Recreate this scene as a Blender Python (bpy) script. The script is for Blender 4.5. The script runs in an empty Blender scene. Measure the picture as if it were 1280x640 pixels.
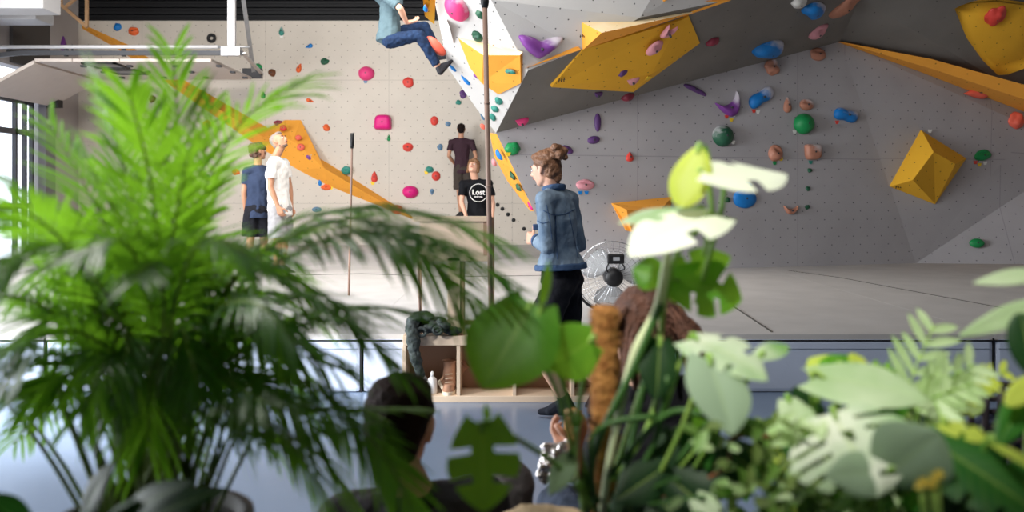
import bpy, bmesh, math, random
from mathutils import Vector, Matrix, noise
V = Vector
C = bpy.context.scene.collection
F_, HZ, CH = 1100.0, 244.0, 1.39          # focal length in pixels, horizon row, camera height
CAM = V((0, 0, CH))
def ray(px, py): return V(((px-640)/F_, 1.0, (HZ-py)/F_))
def P(px, py, Y): return CAM + ray(px, py)*Y
def plane3(a, b, c):
    n = (b-a).cross(c-a).normalized()
    if n.dot(CAM-a) < 0: n = -n
    return (a.copy(), n)
def hit(px, py, pl, off=0.0):
    a, n = pl
    r = ray(px, py)
    t = n.dot(a-CAM)/n.dot(r)
    return CAM + r*(t-off)
def lin(h):
    h = h.lstrip('#')
    o = []
    for i in (0, 2, 4):
        c = int(h[i:i+2], 16)/255
        o.append(c/12.92 if c <= .04045 else ((c+.055)/1.055)**2.4)
    return (o[0], o[1], o[2], 1)
MATS = {}
def mat(name, col, rough=.6, metal=0., spec=.4, noise_=None, bump=None, col2=None, coord='Object', emit=None, trans=0., tcol=None):
    """noise_=(scale, amount) mixes col with col2 (or a darker col); bump=(scale, strength)."""
    if name in MATS: return MATS[name]
    m = bpy.data.materials.new(name); m.use_nodes = True
    nt = m.node_tree; N = nt.nodes; L = nt.links
    b = N['Principled BSDF']; out = N['Material Output']
    c = lin(col) if isinstance(col, str) else col
    b.inputs['Base Color'].default_value = c
    b.inputs['Roughness'].default_value = rough
    b.inputs['Metallic'].default_value = metal
    b.inputs['Specular IOR Level'].default_value = spec
    tc = N.new('ShaderNodeTexCoord')
    colsock = None
    if noise_:
        n = N.new('ShaderNodeTexNoise'); n.inputs['Scale'].default_value = noise_[0]; n.inputs['Detail'].default_value = 6
        L.new(tc.outputs[coord], n.inputs['Vector'])
        cr = N.new('ShaderNodeValToRGB'); cr.color_ramp.elements[0].position = .35; cr.color_ramp.elements[1].position = .7
        c2 = lin(col2) if isinstance(col2, str) else (col2 or tuple(x*(1-noise_[1]) for x in c[:3])+(1,))
        cr.color_ramp.elements[0].color = c; cr.color_ramp.elements[1].color = c2
        L.new(n.outputs['Fac'], cr.inputs['Fac']); L.new(cr.outputs['Color'], b.inputs['Base Color']); colsock = cr.outputs['Color']
    if bump:
        n2 = N.new('ShaderNodeTexNoise'); n2.inputs['Scale'].default_value = bump[0]; n2.inputs['Detail'].default_value = 4
        L.new(tc.outputs[coord], n2.inputs['Vector'])
        bp = N.new('ShaderNodeBump'); bp.inputs['Strength'].default_value = bump[1]; bp.inputs['Distance'].default_value = .02
        L.new(n2.outputs['Fac'], bp.inputs['Height']); L.new(bp.outputs['Normal'], b.inputs['Normal'])
    if emit:
        b.inputs['Emission Color'].default_value = c; b.inputs['Emission Strength'].default_value = emit
    if trans:
        t = N.new('ShaderNodeBsdfTranslucent'); t.inputs['Color'].default_value = lin(tcol) if tcol else c
        mx = N.new('ShaderNodeMixShader'); mx.inputs[0].default_value = trans
        L.new(b.outputs[0], mx.inputs[1]); L.new(t.outputs[0], mx.inputs[2]); L.new(mx.outputs[0], out.inputs['Surface'])
    MATS[name] = m
    return m
def wallmat(name, col, sp=.23, r=.045, dot='2a2a2c', panel=None, rough=.8, smear=.12, col2=None):
    """plywood climbing panel: staggered dark bolt holes in a UV lattice measured in metres, faint panel joints, chalky smears"""
    m = mat(name, col, rough, noise_=(1.6, smear), coord='UV', bump=(60, .08), col2=col2)
    nt = m.node_tree; N = nt.nodes; L = nt.links; b = N['Principled BSDF']
    base = b.inputs['Base Color'].links[0].from_socket
    uv = N.new('ShaderNodeTexCoord').outputs['UV']
    def lat(off):
        s = N.new('ShaderNodeVectorMath'); s.operation = 'MULTIPLY_ADD'; s.inputs[1].default_value = (1/sp, 1/sp, 0); s.inputs[2].default_value = (off, off, 0)
        L.new(uv, s.inputs[0])
        f = N.new('ShaderNodeVectorMath'); f.operation = 'FRACTION'; L.new(s.outputs[0], f.inputs[0])
        d = N.new('ShaderNodeVectorMath'); d.operation = 'DISTANCE'; d.inputs[1].default_value = (.5, .5, 0); L.new(f.outputs[0], d.inputs[0])
        return d.outputs['Value']
    mn = N.new('ShaderNodeMath'); mn.operation = 'MINIMUM'; L.new(lat(0), mn.inputs[0]); L.new(lat(.5), mn.inputs[1])
    lt = N.new('ShaderNodeMath'); lt.operation = 'LESS_THAN'; lt.inputs[1].default_value = r; L.new(mn.outputs[0], lt.inputs[0])
    mx = N.new('ShaderNodeMix'); mx.data_type = 'RGBA'
    L.new(lt.outputs[0], mx.inputs[0]); L.new(base, mx.inputs[6]); mx.inputs[7].default_value = lin(dot)
    res = mx.outputs[2]
    if panel:
        w = N.new('ShaderNodeSeparateXYZ'); L.new(uv, w.inputs[0])
        acc = None
        for ax, per in ((0, panel[0]), (1, panel[1])):
            d = N.new('ShaderNodeMath'); d.operation = 'DIVIDE'; d.inputs[1].default_value = per; L.new(w.outputs[ax], d.inputs[0])
            f = N.new('ShaderNodeMath'); f.operation = 'FRACT'; L.new(d.outputs[0], f.inputs[0])
            l = N.new('ShaderNodeMath'); l.operation = 'LESS_THAN'; l.inputs[1].default_value = .012/per; L.new(f.outputs[0], l.inputs[0])
            if acc is None: acc = l.outputs[0]
            else:
                a = N.new('ShaderNodeMath'); a.operation = 'MAXIMUM'; L.new(acc, a.inputs[0]); L.new(l.outputs[0], a.inputs[1]); acc = a.outputs[0]
        k = N.new('ShaderNodeMath'); k.operation = 'MULTIPLY'; k.inputs[1].default_value = .3; L.new(acc, k.inputs[0])
        m2 = N.new('ShaderNodeMix'); m2.data_type = 'RGBA'; L.new(k.outputs[0], m2.inputs[0]); L.new(res, m2.inputs[6]); m2.inputs[7].default_value = lin(dot)
        res = m2.outputs[2]
    L.new(res, b.inputs['Base Color'])
    return m
# ---------------------------------------------------------------- objects
def tag(o, label=None, cat=None, group=None, kind=None):
    if label: o['label'] = label
    if cat: o['category'] = cat
    if group: o['group'] = group
    if kind: o['kind'] = kind
    return o
def thing(name, label, cat, loc=(0, 0, 0), group=None):
    o = bpy.data.objects.new(name, None); C.objects.link(o); o.location = loc; o.empty_display_size = .1
    return tag(o, label, cat, group)
def link(name, me, m=None, parent=None, smooth=False):
    o = bpy.data.objects.new(name, me); C.objects.link(o)
    if m is not None:
        for x in (m if isinstance(m, (list, tuple)) else [m]): me.materials.append(x)
    if smooth:
        for p in me.polygons: p.use_smooth = True
    if parent is not None:
        o.parent = parent
        # geometry is written in world metres; bring it into the parent's frame
        off = world_loc(parent)
        me.transform(Matrix.Translation(-off))
    return o
def world_loc(o):
    l = V((0, 0, 0))
    while o is not None: l += o.location; o = o.parent
    return l
class MB:
    def __init__(s): s.bm = bmesh.new(); s.mi = 0
    def _m(s, faces):
        for f in faces: f.material_index = s.mi
    def box(s, a, b, bev=0.0):
        a = V(a); b = V(b); lo = V(map(min, a, b)); hi = V(map(max, a, b))
        vs = [s.bm.verts.new((x, y, z)) for x in (lo.x, hi.x) for y in (lo.y, hi.y) for z in (lo.z, hi.z)]
        fs = [s.bm.faces.new([vs[i] for i in q]) for q in ((0, 1, 3, 2), (4, 6, 7, 5), (0, 4, 5, 1), (2, 3, 7, 6), (0, 2, 6, 4), (1, 5, 7, 3))]
        s._m(fs)
        if bev:
            es = list({e for f in fs for e in f.edges})
            r = bmesh.ops.bevel(s.bm, geom=es, offset=bev, segments=2, profile=.6, affect='EDGES')
            s._m(r['faces'])
        return s
    def bar(s, p, q, w, h=None, up=(0, 0, 1)):
        p = V(p); q = V(q); h = h or w; d = (q-p).normalized(); u = V(up)
        if abs(d.dot(u)) > .95: u = V((0, 1, 0))
        r = d.cross(u).normalized(); u = r.cross(d)
        vs = [s.bm.verts.new(e + r*w/2*a + u*h/2*b) for e in (p, q) for a, b in ((-1, -1), (1, -1), (1, 1), (-1, 1))]
        s._m([s.bm.faces.new([vs[i] for i in k]) for k in ((3, 2, 1, 0), (4, 5, 6, 7), (0, 1, 5, 4), (1, 2, 6, 5), (2, 3, 7, 6), (3, 0, 4, 7))])
        return s
    def tube(s, pts, rad, n=8, cap=True):
        pts = [V(p) for p in pts]; rs = rad if isinstance(rad, (list, tuple)) else [rad]*len(pts)
        rings = []; u = None
        for i, p in enumerate(pts):
            d = (pts[min(i+1, len(pts)-1)]-pts[max(i-1, 0)])
            d = d.normalized() if d.length > 1e-9 else V((0, 0, 1))
            if u is None: u = d.orthogonal().normalized()
            else:
                u = u - d*u.dot(d)
                u = u.normalized() if u.length > 1e-6 else d.orthogonal().normalized()
            w = d.cross(u)
            rings.append([s.bm.verts.new(p + (u*math.cos(t) + w*math.sin(t))*rs[i]) for t in [2*math.pi*k/n for k in range(n)]])
        fs = []
        for a, b in zip(rings, rings[1:]):
            for k in range(n): fs.append(s.bm.faces.new((a[k], a[(k+1) % n], b[(k+1) % n], b[k])))
        if cap: fs.append(s.bm.faces.new(rings[0][::-1])); fs.append(s.bm.faces.new(rings[-1]))
        for f in fs: f.smooth = True
        s._m(fs); return s
    def lathe(s, prof, c=(0, 0, 0), n=24, ax='z'):
        c = V(c); rings = []
        for r, h in prof:
            ring = []
            for k in range(n):
                t = 2*math.pi*k/n; x, y = math.cos(t)*r, math.sin(t)*r
                v = {'z': V((x, y, h)), 'y': V((x, h, y)), 'x': V((h, x, y))}[ax]
                ring.append(s.bm.verts.new(c+v))
            rings.append(ring)
        fs = []
        for a, b in zip(rings, rings[1:]):
            for k in range(n): fs.append(s.bm.faces.new((a[k], a[(k+1) % n], b[(k+1) % n], b[k])))
        for f in fs: f.smooth = True
        fs.append(s.bm.faces.new(rings[0][::-1])); fs.append(s.bm.faces.new(rings[-1]))
        s._m(fs); return s
    def poly(s, pts):
        f = s.bm.faces.new([s.bm.verts.new(V(p)) for p in pts]); f.material_index = s.mi; return f
    def slab(s, pts, d):
        """a closed plate: polygon pts and its copy moved by the vector d"""
        a = [s.bm.verts.new(V(p)) for p in pts]; b = [s.bm.verts.new(V(p)+V(d)) for p in pts]; n = len(a)
        fs = [s.bm.faces.new(a), s.bm.faces.new(b[::-1])] + [s.bm.faces.new((a[i], b[i], b[(i+1) % n], a[(i+1) % n])) for i in range(n)]
        s._m(fs); return s
    def uvplanar(s):
        uv = s.bm.loops.layers.uv.verify(); s.bm.normal_update()
        for f in s.bm.faces:
            n = f.normal; u = V((0, 0, 1)).cross(n)
            u = u.normalized() if u.length > .05 else V((1, 0, 0)); w = n.cross(u)
            for l in f.loops: l[uv].uv = (l.vert.co.dot(u), l.vert.co.dot(w))
        return s
    def build(s, name, m=None, parent=None, smooth=False, norm=True):
        if norm: bmesh.ops.recalc_face_normals(s.bm, faces=s.bm.faces)
        me = bpy.data.meshes.new(name); s.bm.to_mesh(me); s.bm.free()
        return link(name, me, m, parent, smooth)
def bez(pts, n):
    """Catmull-Rom through pts, n samples"""
    pts = [V(p) for p in pts]; q = [pts[0]*2-pts[1]] + pts + [pts[-1]*2-pts[-2]]; out = []
    for k in range(n):
        t = k/(n-1)*(len(pts)-1); i = min(int(t), len(pts)-2); t -= i
        a, b, c, d = q[i:i+4]
        out.append(.5*((2*b)+(c-a)*t+(2*a-5*b+4*c-d)*t*t+(3*b-a-3*c+d)*t**3))
    return out
def modmesh(me, mods):
    o = bpy.data.objects.new('tmp', me); C.objects.link(o)
    for f in mods: f(o)
    dg = bpy.context.evaluated_depsgraph_get(); dg.update()
    r = bpy.data.meshes.new_from_object(o.evaluated_get(dg))
    bpy.data.objects.remove(o); bpy.data.meshes.remove(me)
    return r
# ---------------------------------------------------------------- camera
cd = bpy.data.cameras.new('camera'); cam = bpy.data.objects.new('camera', cd); C.objects.link(cam)
cam.location = CAM; cam.rotation_euler = (math.pi/2, 0, 0)
cd.sensor_width = 36; cd.lens = F_/1280*36; cd.shift_y = -(320-HZ)/1280; cd.clip_start = .05
cd.dof.use_dof = True; cd.dof.focus_distance = 7.2; cd.dof.aperture_fstop = 2.4
bpy.context.scene.camera = cam
# ---------------------------------------------------------------- room shell
XL, YB = -8.57, 17.4
def struct(mb, name, m, uv=False):
    if uv:
        bmesh.ops.recalc_face_normals(mb.bm, faces=mb.bm.faces); mb.uvplanar()
    return tag(mb.build(name, m), kind='structure')
m_floor = mat('floor_vinyl', '7a8ba3', .25, spec=.5, noise_=(1.2, .12), bump=(40, .03))
m_beige = wallmat('beige_panel', 'cbc2b7', sp=.25, r=.036, dot='7d766e', panel=(2.44, 1.22), smear=.07)
m_dark = mat('dark_ceiling', '0f0f13', .7)
m_left = mat('left_wall_plaster', 'a9a3a1', .8, noise_=(2, .08))
m_black = mat('black_plastic', '141417', .5)
m_steel = mat('galvanised_steel', 'b9babd', .4, metal=.7, noise_=(8, .15))
m_white = mat('white_paint', 'e6e4e2', .5); m_wmetal = mat('white_metal', 'b9b8ba', .5)
m_cream = mat('cream_panel', 'c9beb6', .55, noise_=(6, .05))
m_darkgrey = mat('dark_grey_metal', '3c3d42', .5)
struct(MB().box((-12, -5, -.2), (12, 18, 0)), 'floor', m_floor)
struct(MB().box((XL-.2, YB, 0), (6, YB+.2, 4.84)), 'wall_back', m_beige, True)
mb = MB()
for k in range(9): mb.box((XL-.2, YB+.03+.05*(k % 2), 4.84+.07*k), (6, YB+.35, 4.90+.07*k), .01)
struct(mb, 'trim_1', m_dark)
# black corrugated ceiling with beams
mb = MB().box((-12, -1.5, 5.45), (12, 18, 5.6))
for k in range(36): mb.box((-12, 6+.33*k, 5.38), (12, 6.16+.33*k, 5.46))
struct(mb, 'ceiling', m_dark)
# left wall: piers and lintels round the door openings
mb = MB()
for a, b, z0, z1 in ((-5, 2.0, 0, 5.5), (10.2, 13.5, 0, 5.5), (16.25, YB, 0, 5.5), (2.0, 10.2, 4.2, 5.5), (13.5, 16.25, 3.62, 5.5)):
    mb.box((XL-.25, a, z0), (XL, b, z1))
struct(mb, 'wall_left', m_left)
struct(MB().box((XL, 15.0, 3.66), (XL+.06, 16.22, 4.75), .01), 'trim_2', mat('dark_board', '4d4845', .8))
struct(MB().box((XL-.02, 15.95, 0), (XL+.12, 16.3, 3.6), .01), 'trim_3', mat('grey_post', '6d6a6f', .7))
struct(MB().box((9.0, -1.6, 0), (9.2, 18, 5.5)), 'wall_right_far', m_left)
struct(MB().box((-12, -1.8, 0), (12, -1.6, 5.5)), 'wall_rear_blocker', mat('rear_blocker', '2b292d', .85))  # unseen wall, added near-black to keep fill light off the plants
# glazed door in the opening of the left wall
w = thing('window_1', None, None, (XL-.1, 13.5, 0)); w['kind'] = 'structure'
mb = MB()
for y in (13.55, 15.32, 15.62, 15.85): mb.box((XL-.12, y-.03, 0), (XL-.05, y+.03, 3.1))
for z in (.05, 1.2, 2.5, 3.05): mb.box((XL-.13, 13.55, z-.05), (XL-.05, 15.85, z+.05))
mb.build('window_frame', m_darkgrey, w)
gm = bpy.data.materials.new('window_glass'); gm.use_nodes = True; nt = gm.node_tree
tr = nt.nodes.new('ShaderNodeBsdfTransparent'); gl = nt.nodes.new('ShaderNodeBsdfGlossy'); gl.inputs['Roughness'].default_value = .05
mx = nt.nodes.new('ShaderNodeMixShader'); mx.inputs[0].default_value = .08
nt.links.new(tr.outputs[0], mx.inputs[1]); nt.links.new(gl.outputs[0], mx.inputs[2]); nt.links.new(mx.outputs[0], nt.nodes['Material Output'].inputs['Surface'])
MB().box((XL-.095, 13.55, .05), (XL-.085, 15.85, 3.05)).build('glass_pane', gm, w)
# ---------------------------------------------------------------- overhead sectional door on its ceiling tracks
YN, YF, ZT = 13.8, 16.2, 3.62
g = thing('sectional_door', 'cream overhead garage door standing open on its ceiling tracks above the palm', 'garage door', (XL+.1, 15, 3))
def up_x(px, Y): return (px-640)*Y/F_
xs = [-7.55, -6.95, -6.2, -5.45, -4.75]
for i in range(4):
    p = MB().box((xs[i]+.006, YN+.1, 3.50), (xs[i+1]-.006, YF-.12, 3.55), .006).build('panel', m_cream, g)
    m2 = MB()
    for y in (14.3, 15.0, 15.7): m2.box((xs[i+1]-.05, y-.04, 3.47), (xs[i+1]+.03, y+.04, 3.5), .004)
    m2.build('hinge', m_darkgrey, p)
    if i == 1:
        for y0 in (13.98, 14.72):
            f = MB()
            for a, b in (((-6.85, y0), (-6.3, y0+.05)), ((-6.85, y0+.5), (-6.3, y0+.55)), ((-6.85, y0), (-6.8, y0+.55)), ((-6.35, y0), (-6.3, y0+.55))):
                f.box((*a, 3.475), (*b, 3.5))
            ff = f.build('window_frame', m_black, p)
            MB().box((-6.8, y0+.05, 3.488), (-6.35, y0+.5, 3.4985)).build('pane', mat('smoked_pane', '7c7a7c', .25), ff)
MB().slab([(-7.56, YN+.1, 3.52), (-7.56, YF-.12, 3.52), (-8.42, YF-.12, 3.06), (-8.42, YN+.1, 3.06)], (.02, 0, -.05)).build('panel', m_cream, g)
def track(Y, x1):
    t = MB()
    cur = [(-8.45, Y, 2.6), (-8.45, Y, 3.1), (-8.36, Y, 3.38), (-8.1, Y, 3.58), (-7.7, Y, ZT), (x1, Y, ZT)]
    for a, b in zip(cur, cur[1:]): t.bar(a, b, .05, .07)
    t.build('track', m_darkgrey if Y == YN else m_steel, g)
track(YN, -4.22); track(YF, -4.85)
MB().tube([(-8.2, YN-.03, ZT+.09), (-4.6, YN-.03, ZT+.09)], .03).build('spring_tube', m_wmetal, g)
MB().tube([(-4.6, YN-.03, ZT+.09), (-4.1, YN-.03, ZT+.09)], .018).build('shaft', m_steel, g)
MB().box((-4.55, YN-.07, ZT-.05), (-4.25, YN+.05, ZT+.10), .01).build('end_bracket', m_steel, g)
MB().box((-4.95, YF-.06, ZT-.08), (-4.6, YF+.06, ZT+.1), .01).build('end_bracket', m_darkgrey, g)
MB().box((-4.45, YN-.05, ZT), (-4.33, YN+.02, 5.4), .008).build('hanger', m_wmetal, g)
MB().bar((-4.36, YN+.05, 5.4), (-4.75, YF, ZT), .07, .03).build('hanger', m_steel, g)
MB().bar((-4.22, YN, ZT), (-4.6, YF, ZT), .06, .03).build('cross_bar', m_steel, g)
t = MB()
for x in (-7.9, -7.0, -6.1, -5.2): t.bar((x, YN+.02, ZT-.05), (x, YN+.02, ZT+.12), .05)
t.build('roller', m_black, g)
t = MB().box((-8.4, YF-.3, 2.98), (-8.2, YF-.12, 3.14), .01); t.build('roller_bracket', m_black, g)
# white ventilation units high on the left
a = P(63, 0, 12.6); 
o = thing('ventilation_unit', 'white ventilation box under the ceiling at the top left corner', 'ventilation unit', (a.x-.8, 12.6, 4.2))
MB().box((a.x-1.8, 12.4, P(0, 14, 12.6).z), (a.x, 12.9, 4.9), .02).build('housing', m_wmetal, o)
MB().box((a.x-1.5, 12.39, P(0, 2, 12.6).z), (a.x-.5, 12.41, P(0, -4, 12.6).z)).build('grille', m_darkgrey, o)
b = P(51, 0, 13.9)
o = thing('ventilation_unit', 'second white ventilation box, just below the one at the ceiling corner', 'ventilation unit', (b.x-.8, 13.9, 4.0))
MB().box((b.x-1.8, 13.75, P(0, 26, 13.9).z), (b.x, 14.3, P(0, 13, 13.9).z), .02).build('housing', m_wmetal, o)
MB().box((b.x-1.2, 13.74, P(0, 16, 13.9).z), (b.x-.3, 13.75, P(0, 14, 13.9).z)).build('seam_strip', m_darkgrey, o)
# wooden truss
m_wood = mat('pine_wood', 'c9a078', .6, noise_=(5, .25), bump=(30, .05))
o = thing('roof_truss', 'slim pale wooden truss under the black ceiling above the garage door', 'truss', P(85, 10, 15.6))
t = MB().bar(P(60, -8, 15.6), P(109, 34, 15.6), .055); t.build('brace', m_wood, o)
MB().bar(P(108.5, -12, 15.6), P(108.5, 34, 15.6), .05).build('post', m_wood, o)
MB().bar(P(79, 11, 15.6), P(100, -6, 15.6), .045).build('brace', m_wood, o)
MB().bar(P(76, -10, 15.6), P(76, 6, 15.6), .05).build('post', m_wood, o)
# ---------------------------------------------------------------- crash mats
m_skirt = mat('mat_vinyl', 'c3cde0', .38, spec=.45, noise_=(2.5, .06), bump=(7, .25))
m_top = mat('mat_carpet', 'c4c0bd', .9, noise_=(3, .10), bump=(90, .1))
m_seam = mat('black_seam', '16161a', .8)
Y0M, ZM = 6.2, .41
MX = [-7.75, -5.52, -3.29, -1.06, 1.17, 3.40, 5.63, 7.86]
ml = ['grey crash mat in front of the garage door, hidden behind the palm', 'grey crash mat behind the left half of the palm', 'white-fronted crash mat behind the right half of the palm',
      'white-fronted crash mat behind the shoe shelf', 'grey-fronted crash mat behind the seated person with dreadlocks', 'grey-fronted crash mat cut by the right edge of the photo', 'grey crash mat past the right edge']
for i in range(7):
    x0, x1 = MX[i], MX[i+1]
    o = thing('crash_mat', ml[i], 'crash mat', ((x0+x1)/2, Y0M, 0), 'crash mats along the climbing wall')
    MB().box((x0+.008, Y0M, 0), (x1-.008, 17.38, ZM-.03), .03).build('vinyl_cover', m_skirt, o)
    MB().box((x0, Y0M+.008, ZM-.045), (x1, 17.38, ZM), .003).build('top_cover', m_top, o)
    s = MB().box((x0+.03, Y0M-.004, ZM-.105), (x1-.03, Y0M+.01, ZM-.1))
    s.build('stitched_seam', mat('grey_seam', '8a93a3', .7), o)
    s = MB().box((x0+.004, Y0M-.004, ZM-.05), (x1-.004, Y0M+.03, ZM-.040), .002); s.build('edge_strip', m_seam, o)
    s = MB().box((x1-.012, Y0M+.004, .0), (x1+.0, Y0M+.05, ZM-.03)); s.build('joint', m_seam, o)
def seam(name, pts, lab):
    q = []
    for px, py in pts: q.append(hit(px, py, (V((0, 0, ZM+.002)), V((0, 0, 1)))))
    mb = MB()
    for a, b in zip(q, q[1:]): mb.bar(a, b, .014, .006)
    tag(mb.build(name, mat('seam_grey', '56534f', .9)), lab, 'seam')
seam('cover_seam', [(985, 338), (1050, 347), (1130, 362), (1200, 375), (1280, 390), (1330, 399)], 'dark seam running across the grey mat top at the right')
seam('cover_seam', [(855, 350), (900, 372), (965, 415)], 'short dark seam on the mat top beside the monstera')
seam('cover_seam', [(330, 345), (450, 342), (560, 346), (700, 344)], 'dark seam along the mat top behind the shelf frame')
# ---------------------------------------------------------------- the overhanging boulder (right-hand climbing wall)
Gp = plane3(P(880, 336, 11.717), P(1145, 329, 12.68), P(1050, 52, 12.32))
def G(px, py, o=0): return hit(px, py, Gp, o)
A = G(620, 166); B = G(1050, 52); Cc = P(660, 88, 9.8); T = P(614, 0, 9.3)
Dp = plane3(A, B, Cc); L1p = plane3(A, Cc, T)
LIP = hit(912, 0, Dp); L2p = plane3(Cc, LIP, T)
BR = P(1145, 329, 12.68)
R0 = P(1290, 125, 13.1); R1 = P(1290, 160, 13.0); R2 = P(1400, 331, 12.4); R3 = P(1400, 30, 12.6); R4 = P(1400, 160, 13.3)
G2p = plane3(B, BR, R1); G3p = plane3(BR, R1, R2)
D2a = hit(1075, -2, Dp); D2p = plane3(B, P(1290, 124, 13.1), P(1280, -40, 11.0))
BAND = plane3(P(624, 172, 10.95), P(668, 263, 11.05), P(650, 252, 11.7))
PLN = {'G': Gp, 'D': Dp, 'L1': L1p, 'L2': L2p, 'G2': G2p, 'G3': G3p, 'D2': D2p, 'BAND': BAND, 'B': (V((0, YB, 0)), V((0, -1, 0))), 'WL': (V((XL, 0, 0)), V((1, 0, 0)))}
m_grey = wallmat('grey_panel', 'aaa7aa', sp=.235, r=.036, dot='55555a', panel=(2.4, 1.9), smear=.10)
m_light = wallmat('light_panel', 'c6c4c2', sp=.235, r=.038, dot='5a5a5c', smear=.06)
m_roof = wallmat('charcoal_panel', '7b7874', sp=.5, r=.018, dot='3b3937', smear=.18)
m_org = wallmat('orange_panel', 'f0a43c', sp=.3, r=.03, dot='8a5d18', smear=.08)
m_yel = wallmat('yellow_panel', 'eab02c', sp=.26, r=.03, dot='3c2c10', smear=.08)
def wall(name, faces, m, parent=None):
    mb = MB()
    for f in faces: mb.poly(f)
    bmesh.ops.remove_doubles(mb.bm, verts=mb.bm.verts, dist=.001)
    for f in mb.bm.faces:
        f.normal_update()
        if f.normal.dot(CAM-f.calc_center_median()) < 0: f.normal_flip()
    mb.uvplanar()
    o = mb.build(name, m, norm=False); tag(o, kind='structure'); return o
base_l = V((G(705, 330).x, G(705, 330).y, ZM)); base_r = V((BR.x, BR.y, ZM-.0)); R2.z = ZM
wall('wall_right', [[A, base_l, base_r, B], [B, BR, R1, R0], [BR, V((BR.x, BR.y, ZM)), R2, R4, R1], [R0, R1, R4, R3]], m_grey)
top = -150
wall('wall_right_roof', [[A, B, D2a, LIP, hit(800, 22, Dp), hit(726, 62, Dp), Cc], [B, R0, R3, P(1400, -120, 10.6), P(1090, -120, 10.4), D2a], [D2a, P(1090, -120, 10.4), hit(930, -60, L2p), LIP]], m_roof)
TL = hit(520, -100, L1p); TR = T+(T-Cc)*1.15
wall('wall_right_prow', [[A, Cc, T, TR, TL, hit(543, 0, L1p), hit(560, 85, L1p), hit(600, 142, L1p)], [Cc, hit(726, 62, Dp), hit(800, 22, Dp), LIP, hit(930, -60, L2p), hit(900, top, L2p), TR, T]], m_light)
# returns that close the boulder towards the back wall
bk = V((.35, 5.5, .3))
el = [TL, hit(543, 0, L1p), hit(560, 85, L1p), hit(600, 142, L1p), A]
wall('wall_right_return', [[a, b, b+bk, a+bk] for a, b in zip(el, el[1:])] + [[A, base_l, base_l+V((1.2, 6.1, 0)), A+V((.5, 6.3, 0))]], m_light)
# orange edge band of the prow and orange strip under the roof
mb = MB().slab([P(612, 166, 11.3), P(624, 168, 10.93), P(646, 214, 11.0), P(669, 263, 11.1), P(663, 264, 11.5), P(634, 226, 11.8), P(618, 196, 11.6)], (.05, .12, 0)); struct(mb, 'trim_4', m_org, True)
mb = MB().slab([hit(1052, 52, G2p, .03), hit(1290, 118, G2p, .06), hit(1290, 127, G2p, .2), hit(1175, 80, G2p, .1)], (0, .0, .0))if 0 else MB().slab([P(1050, 52, 12.25), P(1165, 74, 12.2), P(1400, 139, 12.3), P(1400, 164, 12.4), P(1165, 86, 12.25), ], (0, .75, .02)); struct(mb, 'trim_5', m_org, True)
mb = MB().slab([Cc+V((-.03, -.03, .02)), hit(726, 62, Dp, .03), hit(722, 57, L2p, .03), hit(663, 83, L2p, .03)], (0, .05, 0)); struct(mb, 'trim_6', m_org, True)
mb = MB().slab([hit(855, 20, Dp, .03), hit(914, 0, Dp, .03), hit(910, -4, L2p, .06), hit(848, 8, L2p, .06), hit(822, 17, L2p, .04)], (0, .08, 0)); struct(mb, 'trim_7', m_org, True)
# orange ribbon across the beige back wall: folded volume standing off the panel
def W(px, py, h=0): return V(((px-640)*YB/F_, YB-h, CH-(py-HZ)*YB/F_)) if h == 0 else P(px, py, YB-h)
mb = MB()
def tri(*pts):
    ps = [W(*p) for p in pts]; mb.poly(ps)
up = [(103, 30), (160, 56), (225, 97), (300, 140), (335, 160), (356, 150), (376, 150), (400, 198), (455, 232), (521, 274)]
lo = [(103, 36), (150, 63), (213, 107), (290, 160), (325, 185), (352, 200), (372, 212), (410, 232), (455, 250), (516, 274)]
mid = [(103, 33, .05), (155, 60, .12), (219, 102, .2), (295, 150, .25), (330, 172, .28), (354, 172, .3), (366, 176, .3), (405, 210, .28), (455, 240, .2), (519, 274, .06)]
for i in range(9):
    mb.poly([W(*up[i]), W(*up[i+1]), W(*mid[i+1]), W(*mid[i])]); mb.poly([W(*lo[i]), W(*lo[i+1]), W(*mid[i+1]), W(*mid[i])])
bmesh.ops.remove_doubles(mb.bm, verts=mb.bm.verts, dist=.001)
struct(mb, 'trim_8', m_org, True)
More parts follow.
